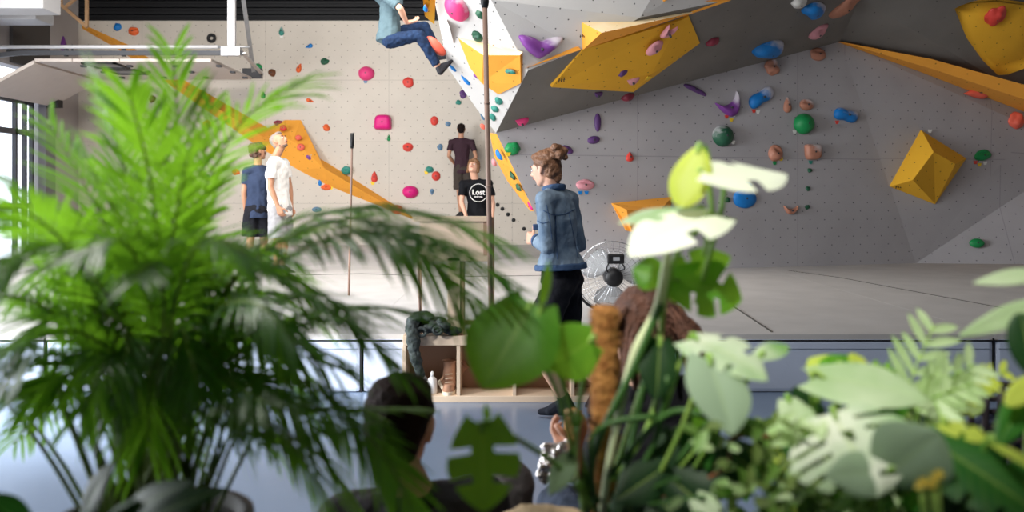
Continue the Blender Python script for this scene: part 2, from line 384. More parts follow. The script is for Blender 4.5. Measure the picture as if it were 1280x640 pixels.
# ---------------------------------------------------------------- yellow and orange volumes bolted on the boulder
m_lit_top = wallmat('lit_top_orange', 'f2e2c6', sp=.3, r=.03, dot='8a5d18', smear=.2, col2='e9c682')  # cream colour paints in the light from above on top faces
def volume(label, faces, m, logo=None, name='wall_volume', lit_faces=()):
    """faces: lists of (px, py, plane, stand-off metres); vertices sharing the same entry are welded"""
    mb = MB(); pts = []
    for f in faces:
        ps = [hit(px, py, PLN[pl], h) for px, py, pl, h in f]; pts += ps; mb.mi = int(len(pts) and faces.index(f) in lit_faces); mb.poly(ps)
    bmesh.ops.remove_doubles(mb.bm, verts=mb.bm.verts, dist=.002)
    bmesh.ops.recalc_face_normals(mb.bm, faces=mb.bm.faces)
    c = sum(pts, V())/len(pts)
    # close the volume against the wall behind
    r = thing(name, label, 'wall volume', c)
    bm = mb.bm; edges = [e for e in bm.edges if e.is_boundary]
    ext = bmesh.ops.extrude_edge_only(bm, edges=edges)['geom']
    n = PLN[faces[0][0][2]][1]
    for v in [g for g in ext if isinstance(g, bmesh.types.BMVert)]: v.co -= n*.06
    mb.uvplanar()
    for f in bm.faces:
        if f.normal.dot(CAM-f.calc_center_median()) < 0 and not any(e.is_boundary for e in f.edges): f.normal_flip()
    sh_ = mb.build('shell', [m, m_lit_top] if lit_faces else m, r, norm=False)
    if name == 'shield_volume':
        for p in sh_.data.polygons: p.use_smooth = True
    if logo:
        px, py, pl, h, s = logo
        k = MB(); q = hit(px, py, PLN[pl], h)
        s = s*q.y/F_
        ux = V((1, 0, .15)).normalized()*s; uz = V((.15, 0, 1)).normalized()*s
        for i in (-1, 0, 1):
            k.bar(q+ux*i*.35-uz*.3, q+ux*i*.35+uz*.3, s*.14, .004); 
        k.bar(q-ux*.5, q+ux*.5, s*.13, .004)
        k.build('printed_mark', m_black, r)
    return r
e, a_, b_, c_, d_ = (729, 62, 'D', .03), (689, 109, 'D', .08), (792, 115, 'D', .16), (875, 54, 'D', .06), (861, 20, 'D', .03)
r1, r2 = (852, 25, 'D', .06), (814, 93, 'D', .30)
volume('large flat yellow volume under the charcoal roof, with pink holds on it', [[e, a_, b_, r2, r1], [r1, r2, c_, d_], [r2, b_, c_]], m_yel, (702, 100, 'D', .12, 9))
u1, u2, u3, u4, u5 = (722, 25, 'L2', .02), (805, 17, 'L2', .02), (866, 16, 'L2', .06), (752, 41, 'L2', .42), (729, 62, 'L2', .06)
volume('orange wedge volume with a pale top, on the lip of the charcoal roof', [[u1, u4, u5], [u1, u2, u3, u4], [u4, u3, u5]], m_org, (728, 45, 'L2', .1, 7), lit_faces=(1,))
volume('small orange volume cut by the top edge above the pale-topped wedge', [[(800, -6, 'L2', .03), (807, 19, 'L2', .03), (838, -4, 'L2', .2)], [(800, -6, 'L2', .03), (838, -4, 'L2', .2), (830, -60, 'L2', .03)], [(807, 19, 'L2', .03), (838, -4, 'L2', .2), (846, -2, 'L2', .03)]], m_org)
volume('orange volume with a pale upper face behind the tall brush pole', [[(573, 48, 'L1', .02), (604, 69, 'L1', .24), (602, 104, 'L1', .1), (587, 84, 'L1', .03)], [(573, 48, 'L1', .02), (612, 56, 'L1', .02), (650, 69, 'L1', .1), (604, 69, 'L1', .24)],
       [(604, 69, 'L1', .24), (650, 69, 'L1', .1), (651, 104, 'L1', .06), (623, 118, 'L1', .04), (602, 104, 'L1', .1)]], m_org, lit_faces=(1,))
volume('yellow volume with a blue hold at the top, beside the climber in jeans', [[(527, -15, 'L1', .25), (531, 20, 'L1', .25), (543, 31, 'L1', .05), (545, -15, 'L1', .1)], [(527, -15, 'L1', .25), (545, -15, 'L1', .1), (540, -40, 'L1', .05)], [(531, 20, 'L1', .25), (543, 31, 'L1', .05), (545, -15, 'L1', .1)]], m_yel)
q0, q1, q2, q3 = (1152, 163, 'G2', .03), (1208, 198, 'G2', .03), (1169, 255, 'G2', .03), (1113, 233, 'G2', .03)
i0, i1, i2 = (1167, 190, 'G2', .45), (1194, 205, 'G2', .36), (1141, 225, 'G2', .36)
volume('yellow faceted box volume on the grey wall at the right', [[q0, i0, i2, q3], [i0, i1, q2, i2], [q0, q1, i1, i0], [i1, q1, q2], [q3, i2, q2]], m_yel, (1123, 233, 'G2', .1, 8))
sh = [(1190, 9), (1215, 4), (1245, 2), (1290, 8), (1300, 60), (1285, 84), (1247, 98), (1226, 80), (1203, 48)]
cx_, cy_ = 1252, 44
rg = lambda k, h: [(cx_+(x-cx_)*k, cy_+(y-cy_)*k, 'D2', h) for x, y in sh]
R_a, R_b, R_c = rg(1, .04), rg(.72, .17), rg(.38, .23); nS = len(sh)
volume('big rounded yellow shield volume at the top right corner', [[A_[i], A_[(i+1) % nS], B_[(i+1) % nS], B_[i]] for A_, B_ in ((R_a, R_b), (R_b, R_c)) for i in range(nS)]+[[*R_c]], m_yel, name='shield_volume')
volume('orange wedge volume on the grey wall behind the white monstera leaf', [[(765, 254, 'G', .03), (840, 246, 'G', .03), (826, 262, 'G', .3), (783, 262, 'G', .28)], [(765, 254, 'G', .03), (783, 262, 'G', .28), (790, 290, 'G', .03), (783, 288, 'G', .03)], [(783, 262, 'G', .28), (826, 262, 'G', .3), (838, 264, 'G', .03), (790, 290, 'G', .03)], [(840, 246, 'G', .03), (838, 264, 'G', .03), (826, 262, 'G', .3)]], m_org)
volume('slim white triangular volume on the prow right of the climber in jeans', [[(552, 26, 'L1', .02), (562, 34, 'L1', .16), (557, 50, 'L1', .05)], [(552, 26, 'L1', .02), (558, 25, 'L1', .02), (567, 54, 'L1', .02), (562, 34, 'L1', .16)], [(562, 34, 'L1', .16), (567, 54, 'L1', .02), (557, 50, 'L1', .05)]], m_white)
# ---------------------------------------------------------------- climbing holds
def ico(n):
    bm = bmesh.new(); bmesh.ops.create_icosphere(bm, subdivisions=n, radius=1)
    vs = [v.co.copy() for v in bm.verts]; fs = [[v.index for v in f.verts] for f in bm.faces]; bm.free(); return vs, fs
ICO3 = ico(4); ICO2 = ico(2)
COLS = {'pink': 'e2417f', 'magenta': 'd9187c', 'red': 'd64238', 'coral': 'ee6a55', 'orange': 'e4652f', 'terracotta': 'b97f68', 'rose': 'd995a0', 'purple': '7b3f93', 'violet': '5c3a74',
        'blue': '1279c8', 'slate': '5c7f9e', 'teal': '2f8577', 'green': '12894a', 'bottle': '22573f', 'black': '17171a', 'brown': '6b4128', 'white': 'dcdcd8', 'maroon': '8d2f45', 'yellow': 'e8c32c'}
def holdmat(c, chalk):
    n = 'hold_' + c + ('_chalked' if chalk else '')
    if n in MATS: return MATS[n]
    m = mat(n, COLS[c], .5, noise_=(5, .12), bump=(50, .12))
    if chalk:
        # a dusting of white climbing chalk on the part of the hold that hands use
        nt = m.node_tree; N = nt.nodes; L = nt.links; b = N['Principled BSDF']; src = b.inputs['Base Color'].links[0].from_socket
        g = N.new('ShaderNodeTexCoord').outputs['Generated']; sgn = -1 if c == 'bottle' else 1
        d = N.new('ShaderNodeVectorMath'); d.operation = 'DOT_PRODUCT'; d.inputs[1].default_value = (.55*sgn, 0, .7); L.new(g, d.inputs[0])
        nz = N.new('ShaderNodeTexNoise'); nz.inputs['Scale'].default_value = 4; L.new(g, nz.inputs['Vector'])
        ad = N.new('ShaderNodeMath'); ad.operation = 'MULTIPLY_ADD'; ad.inputs[1].default_value = .55; L.new(nz.outputs['Fac'], ad.inputs[0]); L.new(d.outputs['Value'], ad.inputs[2])
        r = N.new('ShaderNodeMapRange'); lo = .52 if sgn < 0 else .98; r.inputs[1].default_value = lo; r.inputs[2].default_value = lo+.3; r.inputs[4].default_value = .8; L.new(ad.outputs[0], r.inputs[0])
        mx = N.new('ShaderNodeMix'); mx.data_type = 'RGBA'; L.new(r.outputs[0], mx.inputs[0]); L.new(src, mx.inputs[6]); mx.inputs[7].default_value = lin('d3cfd2'); L.new(mx.outputs[2], b.inputs['Base Color'])
    return m
def shape(kind, v, sd):
    x, y, z = v
    z = z if z > 0 else z*.12
    nz = noise.noise(V((x*1.3+sd*7.1, y*1.3-sd*3.3, z*1.3+sd)))
    if kind == 'round': k = 1+.05*nz; return x*k, y*k, z
    if kind == 'stone': k = 1+.32*nz; return x*k, y*k, z*(1+.3*nz)
    if kind == 'block':
        f = lambda t: math.copysign(abs(t)**.5, t); return f(x)*(.85+.12*y+.06*nz), f(y)*(.85+.05*nz), z**.6 if z > 0 else z
    if kind == 'jug':
        sc = math.exp(-((y-.42)**2)/.07-(x*x)/.6)*.65; return x*(1+.15*nz), y*(1+.12*nz), z*(1-sc)+.05*nz*(z > .1)
    if kind == 'crescent': return x, y*.36*(1-.55*abs(x)**2)+.75*x*x-.35+.12*x, z*(1-.45*abs(x))
    if kind == 'heart': return x*(1-.12*abs(x)), y*.5*(1.15-.42*abs(x)**3)+.85*abs(x)-.48, z*(.75+.35*abs(x))
    if kind == 'wedge': k = (1-x)/2*.95+.08; return x, y*k, z*(.35+.65*(1-x)/2)
    if kind == 'drop': k = (1-y)/2*.75+.3; return x*k, y, z*(.6+.4*(1-y)/2)
    if kind == 'bar': f = lambda t: math.copysign(abs(t)**.6, t); return f(x), y*(.8+.25*nz)-.25*(x*x), z*(1-.25*x)
    if kind == 'horn': return x*(1-.1*abs(x)), y*.42*(1-.3*x*x)+.9*abs(x)**2.2-.42, z*(.7+.5*abs(x))
    if kind == 'bone': k = .55+.5*abs(x)**1.4; return x, y*k+.22*x, z*(.75+.3*abs(x))
    return x, y, z
def holdmesh(name, kind, w, h, d, rot, q, n, sd, big):
    vs, fs = ICO3 if big else ICO2S
    u = V((0, 0, 1)).cross(n); u = u.normalized() if u.length > .1 else V((1, 0, 0)); up = n.cross(u)
    c, s = math.cos(rot), math.sin(rot)
    me = bpy.data.meshes.new(name); co = []
    if kind == 'ring':
        bm = bmesh.new(); N1, N2 = 24, 8; R = []
        for i in range(N1):
            a = 2*math.pi*i/N1; R.append([])
            for j in range(N2):
                b = 2*math.pi*j/N2; rr = .68+.32*math.cos(b)
                R[-1].append(bm.verts.new(q+u*(rr*math.cos(a)*w)+up*(rr*math.sin(a)*h)+n*(.4+.4*math.sin(b))*d))
        for i in range(N1):
            for j in range(N2): bm.faces.new((R[i][j], R[(i+1) % N1][j], R[(i+1) % N1][(j+1) % N2], R[i][(j+1) % N2]))
        bmesh.ops.recalc_face_normals(bm, faces=bm.faces); bm.to_mesh(me); bm.free(); return me
    for v in vs:
        x, y, z = shape(kind, v, sd); x *= w; y *= h
        x, y = x*c-y*s, x*s+y*c
        co.append(q+u*x+up*y+n*(z*d))
    me.from_pydata(co, [], fs); return me
ICO2S = ico(3)
HN = [0]
GROUPS = {'B': 'holds on the beige back wall', 'L1': 'holds on the light prow', 'L2': 'holds on the light prow', 'D': 'holds under the charcoal roof', 'D2': 'holds under the charcoal roof', 'G': 'holds on the grey wall', 'G2': 'holds on the grey wall', 'G3': 'holds on the grey wall', 'BAND': 'holds on the orange edge of the prow', 'WL': 'holds on the left pier'}
def hold(px, py, w, h, col, kind, pl, label, rot=0, d=None, chalk=False, off=0, bolt=True):
    HN[0] += 1
    q = hit(px, py, PLN[pl], off); n = PLN[pl][1]; s = q.y/F_
    cosn = max(.45, abs(n.dot((CAM-q).normalized())))
    w, h = w*s/2/ (cosn if pl in ('WL',) else 1), h*s/2/(cosn if pl in ('D', 'D2') else 1)
    d = d*s if d else min(w, h)*.75
    big = w > .1
    t = thing('climbing_hold', label, 'climbing hold', q, GROUPS[pl])
    hm = holdmesh('hold_body', kind, w, h, d, math.radians(rot), q, n, HN[0]*.37, big)
    link('hold_body', hm, holdmat(col, chalk), t, True)
    if bolt and w > .05 and kind != 'ring':
        c = MB(); c2 = q+n*(d*.93); r = min(.014, w*.16)
        if kind in ('heart', 'crescent', 'horn'): c2 = q+n*d*.8-V((0, 0, h*.25))
        c.tube([c2-n*.03, c2+n*d*.08], r, 8); c.build('bolt', m_darkgrey, t)
    return t
H = hold
# beige back wall
H(147, 34, 10, 10, 'blue', 'stone', 'B', 'blue rock-shaped hold at the top left of the beige wall')
H(167, 39, 13, 11, 'orange', 'jug', 'B', 'orange-red hold right of the blue hold at the beige wall top')
H(265, 48, 12, 12, 'black', 'ring', 'B', 'black ring hold above the end of the garage door track', d=5)
H(352, 39, 9, 12, 'teal', 'drop', 'B', 'teal drop-shaped hold high on the beige wall', chalk=True)
H(386, 58, 10, 8, 'blue', 'wedge', 'B', 'small blue hold between the teal drop hold and the climber in jeans', 200)
H(322, 84, 12, 9, 'green', 'round', 'B', 'bright green hold right of the garage door track end')
H(340, 91, 9, 9, 'brown', 'stone', 'B', 'brown hold right of the bright green hold by the track end')
H(374, 85, 9, 12, 'orange', 'drop', 'B', 'orange hold behind the arching palm leaflets', -20)
H(406, 77, 10, 8, 'bottle', 'stone', 'B', 'dark green hold at the crest of the arching palm frond')
H(458, 92, 20, 18, 'pink', 'round', 'B', 'round pink hold at the tip of the arching palm frond', d=9)
H(510, 103, 13, 12, 'red', 'stone', 'B', 'red hold below the thighs of the climber in jeans')
H(329, 119, 8, 9, 'green', 'drop', 'B', 'small green hold seen between the palm leaflets, below the brown hold')
H(388, 126, 11, 7, 'orange', 'wedge', 'B', 'orange-brown hold below the arching palm frond', -20)
H(292, 146, 8, 7, 'green', 'round', 'B', 'small green hold on the orange ribbon behind the palm')
H(259, 155, 10, 9, 'orange', 'stone', 'B', 'orange hold left of the small green hold on the orange ribbon')
H(479, 153, 25, 22, 'magenta', 'block', 'B', 'big magenta block hold in the middle of the beige wall', d=11, rot=180)
H(408, 160, 9, 9, 'orange', 'stone', 'B', 'orange hold right of the peak of the orange ribbon')
H(348, 154, 11, 8, 'maroon', 'stone', 'B', 'dark red hold just above the head of the bald man')
H(354, 160, 9, 8, 'red', 'round', 'B', 'light red hold touching the dark red one above the bald man', off=.3)
H(543, 151, 10, 12, 'red', 'round', 'B', 'red hold left of the head of the climber in the dark shirt')
H(560, 155, 7, 6, 'slate', 'stone', 'B', 'slate blue hold touching the hair of the climber in the dark shirt')
H(573, 128, 7, 6, 'teal', 'stone', 'B', 'tiny teal hold left of the prow edge, above the climber in the dark shirt')
H(579, 118, 9, 11, 'violet', 'stone', 'B', 'purple hold at the edge of the prow, above the tiny teal hold')
H(373, 172, 8, 7, 'coral', 'round', 'B', 'pale coral hold on the orange ribbon, right of the bald man', off=.3)
H(376, 184, 10, 9, 'coral', 'round', 'B', 'coral hold on the orange ribbon, below the pale coral one', off=.3)
H(387, 196, 8, 7, 'purple', 'stone', 'B', 'small white and purple hold on the orange ribbon', chalk=True, off=.25)
H(397, 201, 8, 7, 'teal', 'stone', 'B', 'small teal and white hold at the lower edge of the orange ribbon fold', chalk=True, off=.2)
H(433, 213, 12, 11, 'teal', 'jug', 'B', 'teal hold just left of the thin brush pole', off=.1)
H(400, 227, 6, 11, 'blue', 'drop', 'B', 'narrow blue hold below the orange ribbon')
H(408, 234, 13, 8, 'orange', 'jug', 'B', 'orange hold right of the narrow blue hold below the ribbon')
H(486, 172, 9, 7, 'green', 'wedge', 'B', 'small green triangular hold under the magenta block hold', 90)
H(510, 184, 13, 11, 'red', 'jug', 'B', 'red jug hold right of the small green triangular hold', chalk=False)
H(550, 184, 7, 8, 'slate', 'stone', 'B', 'slate blue hold beside the left arm of the climber in the dark shirt')
H(468, 221, 11, 14, 'red', 'drop', 'B', 'red hold with yellow tags, right of the thin brush pole')
H(537, 212, 10, 8, 'teal', 'stone', 'B', 'teal hold up left of the red hold by the climber in the dark shirt')
H(545, 220, 11, 12, 'red', 'round', 'B', 'red hold left of the shorts of the climber in the dark shirt')
H(513, 240, 20, 16, 'magenta', 'round', 'B', 'large magenta dome hold low on the beige wall', d=9)
H(540, 240, 7, 8, 'slate', 'drop', 'B', 'blue hold right of the large magenta dome', 180)
H(496, 262, 14, 11, 'red', 'round', 'B', 'red hold on the tail of the orange ribbon', off=.08)
H(396, 262, 12, 7, 'slate', 'round', 'B', 'slate blue hold right of the bald man\'s hands')
H(206, 117, 6, 14, 'black', 'drop', 'B', 'narrow black hold behind the bright palm tips')
H(190, 124, 9, 9, 'brown', 'stone', 'B', 'brown hold left of the narrow black hold behind the palm')
H(177, 135, 9, 9, 'maroon', 'stone', 'B', 'dark brown-red hold behind the palm, lower left of the narrow black hold')
H(132, 114, 13, 10, 'black', 'stone', 'B', 'grey-black hold near the corner with the left pier')
H(295, 215, 10, 8, 'orange', 'stone', 'B', 'orange hold left of the person in the navy shirt')
H(259, 222, 8, 8, 'green', 'round', 'B', 'green hold behind the palm, left of the navy-shirted person')
for i, (x, y) in enumerate(((622, 256), (628, 261), (635, 268), (642, 275), (655, 286))):
    H(x, y, 5, 5, 'black', 'round', 'B', ['uppermost', 'second', 'middle', 'fourth', 'lowest'][i] + ' of five tiny black holds descending beside the shelf frame', bolt=False)
# left pier
H(79, 55, 8, 20, 'purple', 'drop', 'WL', 'tall purple spike hold on the left pier above the door track', d=4)
H(95.5, 101, 4, 8, 'violet', 'drop', 'WL', 'small purple hold on the left pier below the door track', d=3)
H(90, 60, 2.5, 10, 'black', 'drop', 'WL', 'slim black hold on the left pier right of the purple spike', d=2)
# light prow
H(572, 9, 32, 38, 'pink', 'round', 'L1', 'huge pink dome hold at the top of the prow', d=14, chalk=True)
H(600, 18, 10, 13, 'bottle', 'stone', 'L1', 'dark green hold left of the brush pole, near the top edge')
H(597, 45, 15, 16, 'bottle', 'jug', 'L1', 'larger dark green hold left of the brush pole, above the orange volume')
H(546, 57, 17, 32, 'coral', 'round', 'L1', 'big coral dome hold at the shins of the climber in jeans', 20, d=9)
H(565, 84, 7, 15, 'blue', 'drop', 'L1', 'blue hold by the climbing shoe of the climber in jeans', 20)
H(582, 100, 8, 17, 'blue', 'drop', 'L1', 'light blue drop-shaped hold below the climbing shoe', 18, chalk=True)
H(597, 96, 12, 6, 'purple', 'bar', 'L1', 'small purple bar hold left of the brush pole', -50)
H(624, 126, 11, 11, 'teal', 'stone', 'L1', 'uppermost of three teal holds right of the brush pole')
H(619, 136, 11, 10, 'teal', 'stone', 'L1', 'middle of three teal holds right of the brush pole')
H(616, 146, 9, 11, 'teal', 'stone', 'L1', 'lowest of three teal holds right of the brush pole')
H(638, 89, 15, 9, 'teal', 'bar', 'L1', 'white and green hold on the orange volume right of the brush pole', -20, chalk=True, off=.12)
H(532, 10, 9, 12, 'blue', 'drop', 'L1', 'blue hold on the yellow volume above the climber in jeans', -30, off=.24, chalk=True)
H(603, 146, 5, 11, 'slate', 'drop', 'L1', 'narrow pale blue hold left of the brush pole at the prow tip')
H(604, 158, 8, 9, 'coral', 'round', 'L1', 'coral pink hold at the prow tip above the climber in the dark shirt')
H(675, 53, 66, 40, 'purple', 'heart', 'L2', 'large purple heart-shaped hold on the prow', 2, d=15, chalk=True)
# orange edge
H(625, 193, 9, 16, 'blue', 'round', 'BAND', 'blue oval hold on the orange edge of the prow', 15, d=5, off=.3)
H(619, 203, 9, 10, 'rose', 'stone', 'BAND', 'pale pink hold below the blue oval on the orange edge', d=5, off=.3)
H(641, 219, 11, 14, 'bottle', 'drop', 'BAND', 'upper dark green hold on the orange edge, left of the woman in denim', 30, d=4, off=.06)
H(649, 234, 14, 10, 'bottle', 'round', 'BAND', 'lower dark green hold on the orange edge, left of the woman in denim', -30, d=4, off=.06)
H(663, 257, 10, 14, 'magenta', 'drop', 'BAND', 'bright pink hold at the chest of the woman in denim', 35, d=3)
# charcoal roof
H(836, 37, 20, 16, 'rose', 'horn', 'D', 'upper pink hold on the big yellow volume', 0, off=.16)
H(818, 59, 20, 13, 'rose', 'jug', 'D', 'middle pink hold on the big yellow volume', 8, off=.2)
H(790, 100, 18, 12, 'rose', 'wedge', 'D', 'pale pink wedge hold near the lower point of the big yellow volume', 190, off=.22)
H(778, 91, 10, 6, 'violet', 'stone', 'D', 'little purple hold left of the pale pink wedge', off=.18)
H(747, 117, 15, 7, 'violet', 'wedge', 'D', 'dark purple hold peeking under the lower edge of the yellow volume', 170)
H(785, 120, 17, 8, 'maroon', 'bar', 'D', 'dull pink hold under the point of the yellow volume')
H(891, 51, 18, 8, 'maroon', 'bar', 'D', 'dark red bar hold right of the yellow volume', 15)
H(961, 60, 52, 15, 'blue', 'bar', 'D', 'long blue bar hold under the charcoal roof', 5, chalk=True)
H(1017, 11, 42, 14, 'blue', 'bar', 'D', 'blue bar hold near the top edge, under the charcoal roof', -15, chalk=True)
H(999, 2, 26, 9, 'white', 'bar', 'D', 'white hold touching the blue bar at the top edge')
H(1057, 6, 26, 22, 'terracotta', 'jug', 'D', 'round terracotta hold at the top edge right of the blue bar')
H(1022, 39, 21, 13, 'rose', 'jug', 'D', 'pale pink hold below the blue bar under the roof', 15)
H(1097, 1, 15, 12, 'slate', 'stone', 'D2', 'grey-blue hold cut by the top edge under the roof')
H(651, 151, 20, 11, 'pink', 'wedge', 'D', 'pink wedge hold in the left corner of the charcoal roof', 180)
H(1244, 19, 24, 20, 'red', 'stone', 'D2', 'red hold with black edges on the yellow shield volume', off=.22)
# grey wall
H(869, 112, 34, 8, 'violet', 'bar', 'G', 'long thin purple hold below the right part of the charcoal roof', -22)
H(747, 153, 9, 23, 'violet', 'round', 'G', 'upright purple oval hold right of the woman in denim')
H(742, 175, 17, 10, 'violet', 'round', 'G', 'flat purple oval hold below the upright purple one', 10)
H(709, 187, 17, 9, 'violet', 'round', 'G', 'purple oval hold touching the bun of the woman in denim', -25)
H(641, 186, 19, 16, 'green', 'stone', 'G', 'green ridged hold left of the face of the woman in denim')
H(787, 196, 14, 12, 'red', 'drop', 'G', 'small raspberry red hold alone on the grey wall')
H(731, 231, 25, 13, 'rose', 'jug', 'G', 'pink hold with a red rim behind the shoulder of the woman in denim')
H(911, 130, 38, 40, 'purple', 'horn', 'G', 'large purple crescent hold left of the blue forked hold', 28, d=10, chalk=True)
H(951, 122, 38, 26, 'blue', 'bone', 'G', 'blue forked hold right of the large purple crescent', 22, d=10, chalk=True)
H(964, 84, 20, 20, 'terracotta', 'stone', 'G', 'terracotta hold below the long blue bar', chalk=True)
H(1022, 68, 21, 17, 'terracotta', 'jug', 'G', 'terracotta hold just under the roof edge, near the inner corner')
H(984, 131, 15, 20, 'terracotta', 'drop', 'G', 'egg-shaped terracotta hold above the green ball', chalk=True)
H(1008, 131, 21, 14, 'terracotta', 'jug', 'G', 'pale terracotta hold right of the egg-shaped one', chalk=True)
H(1004, 155, 28, 26, 'green', 'round', 'G', 'bright green ball hold in the middle of the grey wall', d=13)
H(903, 170, 28, 27, 'bottle', 'round', 'G', 'dark green ball hold with chalk, above the white monstera leaf', d=13, chalk=True)
H(1057, 144, 34, 25, 'blue', 'bone', 'G', 'blue hold with chalk, right of the bright green ball', -20, chalk=True)
H(969, 192, 20, 21, 'terracotta', 'jug', 'G', 'terracotta hold just right above the white monstera leaf', -30)
H(1015, 190, 26, 23, 'terracotta', 'block', 'G', 'squarish terracotta hold below the bright green ball', chalk=True)
H(931, 248, 33, 25, 'blue', 'round', 'G', 'blue oval disc hold below the white monstera leaf', d=6)
H(932, 231, 18, 8, 'blue', 'round', 'G', 'small blue hold half hidden by the white monstera leaf')
H(988, 261, 23, 17, 'terracotta', 'horn', 'G', 'horned terracotta hold low on the grey wall')
for i, (x, y) in enumerate(((1012, 213), (1010, 236), (1009, 259))):
    H(x, y, 7, 6, 'bottle', 'stone', 'G', ['top', 'middle', 'bottom'][i] + ' of three tiny dark green holds below the squarish terracotta hold', bolt=False)
H(909, 250, 8, 7, 'bottle', 'stone', 'G', 'tiny dark green hold left of the blue oval disc', bolt=False)
H(908, 273, 8, 6, 'bottle', 'stone', 'G', 'tiny dark green hold below left of the blue oval disc', bolt=False)
H(1220, 116, 37, 24, 'coral', 'wedge', 'G2', 'coral red hold under the yellow shield volume', 185, d=11)
H(1270, 151, 22, 20, 'coral', 'stone', 'G2', 'coral red hold at the right edge of the photo')
H(1228, 194, 23, 14, 'green', 'jug', 'G2', 'green hold with coloured tags, right of the yellow box volume', 10)
H(1221, 304, 18, 12, 'green', 'round', 'G3', 'bright green hold low at the right, near the mat')
# little coloured route tags under the holds
def rtag(px, py, col, pl, label, off=.0, s=6):
    q = hit(px, py, PLN[pl], off); n = PLN[pl][1]; k = s*q.y/F_/2
    u = V((0, 0, 1)).cross(n).normalized(); up = n.cross(u)
    mb = MB().slab([q-u*k+up*k*.7+n*.004, q+u*k+up*k*.7+n*.004, q+u*k*.5-up*k*.7+n*.004, q-u*k*.5-up*k*.7+n*.004], n*.006)
    tag(mb.build('route_tag', mat('tag_'+col, COLS[col], .5)), label, 'route tag', 'route tags under the holds')
for a in ((908, 146, 'red', 'G', 'red route tag under the large purple crescent hold'), (917, 144, 'white', 'G', 'white route tag under the large purple crescent hold'), (914, 150, 'yellow', 'G', 'yellow route tag under the large purple crescent hold'),
          (942, 139, 'red', 'G', 'red route tag under the blue forked hold'), (947, 140, 'white', 'G', 'white route tag under the blue forked hold'), (1046, 153, 'red', 'G', 'red route tag on the blue hold right of the green ball', .12),
          (725, 241, 'blue', 'G', 'left blue route tag under the pink hold behind the denim jacket'), (733, 241, 'blue', 'G', 'right blue route tag under the pink hold behind the denim jacket'),
          (976, 199, 'yellow', 'G', 'yellow route tag at the terracotta hold above the white leaf'), (968, 204, 'green', 'G', 'green route tag below the terracotta hold above the white leaf'),
          (1013, 203, 'teal', 'G', 'teal route tag under the squarish terracotta hold'), (993, 165, 'white', 'G', 'white route tag at the lower left of the green ball'), (916, 178, 'white', 'G', 'white route tag at the dark green chalked ball', .05),
          (1219, 203, 'red', 'G2', 'red route tag under the green hold at the right'), (1224, 206, 'yellow', 'G2', 'yellow route tag under the green hold at the right'), (1231, 204, 'white', 'G2', 'white route tag under the green hold at the right'),
          (1162, 164, 'white', 'G2', 'white route tag at the top of the yellow box volume', .05), (810, 97, 'yellow', 'D', 'yellow route tag on the right corner of the big yellow volume', .32, 9), (635, 193, 'yellow', 'G', 'yellow route tag under the green ridged hold', .03, 7),
          (466, 229, 'yellow', 'B', 'yellow route tag under the red hold by the thin brush pole'), (533, 216, 'yellow', 'B', 'yellow route tag under the teal hold near the dark-shirted climber'), (414, 235, 'yellow', 'B', 'yellow route tag on the orange hold below the ribbon'),
          (457, 102, 'slate', 'B', 'pale blue route tag under the round pink hold'), (352, 45, 'white', 'B', 'white route tag under the teal drop hold'), (399, 204, 'white', 'B', 'white route tag below the small teal and white hold')):
    rtag(*a)
# ---------------------------------------------------------------- people
UI = ico(2)[0]
def ell(c, r, fr=None):
    r = (r, r, r) if not isinstance(r, (tuple, list)) else r
    if fr is None: return [V((c.x+v.x*r[0], c.y+v.y*r[1], c.z+v.z*r[2])) for v in UI]
    a, b, u = fr
    return [c + a*(v.x*r[0]) + b*(v.y*r[1]) + u*(v.z*r[2]) for v in UI]
def disc(c, d, r, n=16):
    d = d.normalized(); u = d.orthogonal().normalized(); w = d.cross(u)
    return [c + (u*math.cos(2*math.pi*k/n) + w*math.sin(2*math.pi*k/n))*r for k in range(n)]
def solid(name, hulls, m, parent, vox=.007, smooth=4, disp=None, fac=.5):
    """union of convex hulls, fused into one continuous skin"""
    bm = bmesh.new()
    for pts in hulls:
        b2 = bmesh.new(); vs = [b2.verts.new(p) for p in pts]
        r = bmesh.ops.convex_hull(b2, input=vs)
        bmesh.ops.delete(b2, geom=list({v for v in b2.verts if not v.link_faces}), context='VERTS')
        bmesh.ops.recalc_face_normals(b2, faces=b2.faces)
        t = bpy.data.meshes.new('t'); b2.to_mesh(t); b2.free(); bm.from_mesh(t); bpy.data.meshes.remove(t)
    me = bpy.data.meshes.new(name); bm.to_mesh(me); bm.free()
    # work near the origin for a clean voxel grid
    def rm(o):
        k = o.modifiers.new('r', 'REMESH'); k.mode = 'VOXEL'; k.voxel_size = vox; k.use_smooth_shade = True
        s = o.modifiers.new('s', 'SMOOTH'); s.factor = fac; s.iterations = smooth
        if disp:
            tx = bpy.data.textures.get('cl%g' % disp[0]) or bpy.data.textures.new('cl%g' % disp[0], 'CLOUDS'); tx.noise_scale = disp[0]; tx.noise_depth = 2
            d = o.modifiers.new('d', 'DISPLACE'); d.texture = tx; d.texture_coords = 'LOCAL'; d.strength = disp[1]; d.mid_level = .5
            s2 = o.modifiers.new('s2', 'SMOOTH'); s2.factor = .5; s2.iterations = 1
    me = modmesh(me, [rm])
    return link(name, me, m, parent, True)
def frame(f, up=V((0, 0, 1))):
    f = f.normalized(); r = f.cross(up).normalized(); return r, f, r.cross(f)
def cap(p, q, a, b): return ell(p, a) + ell(q, b)
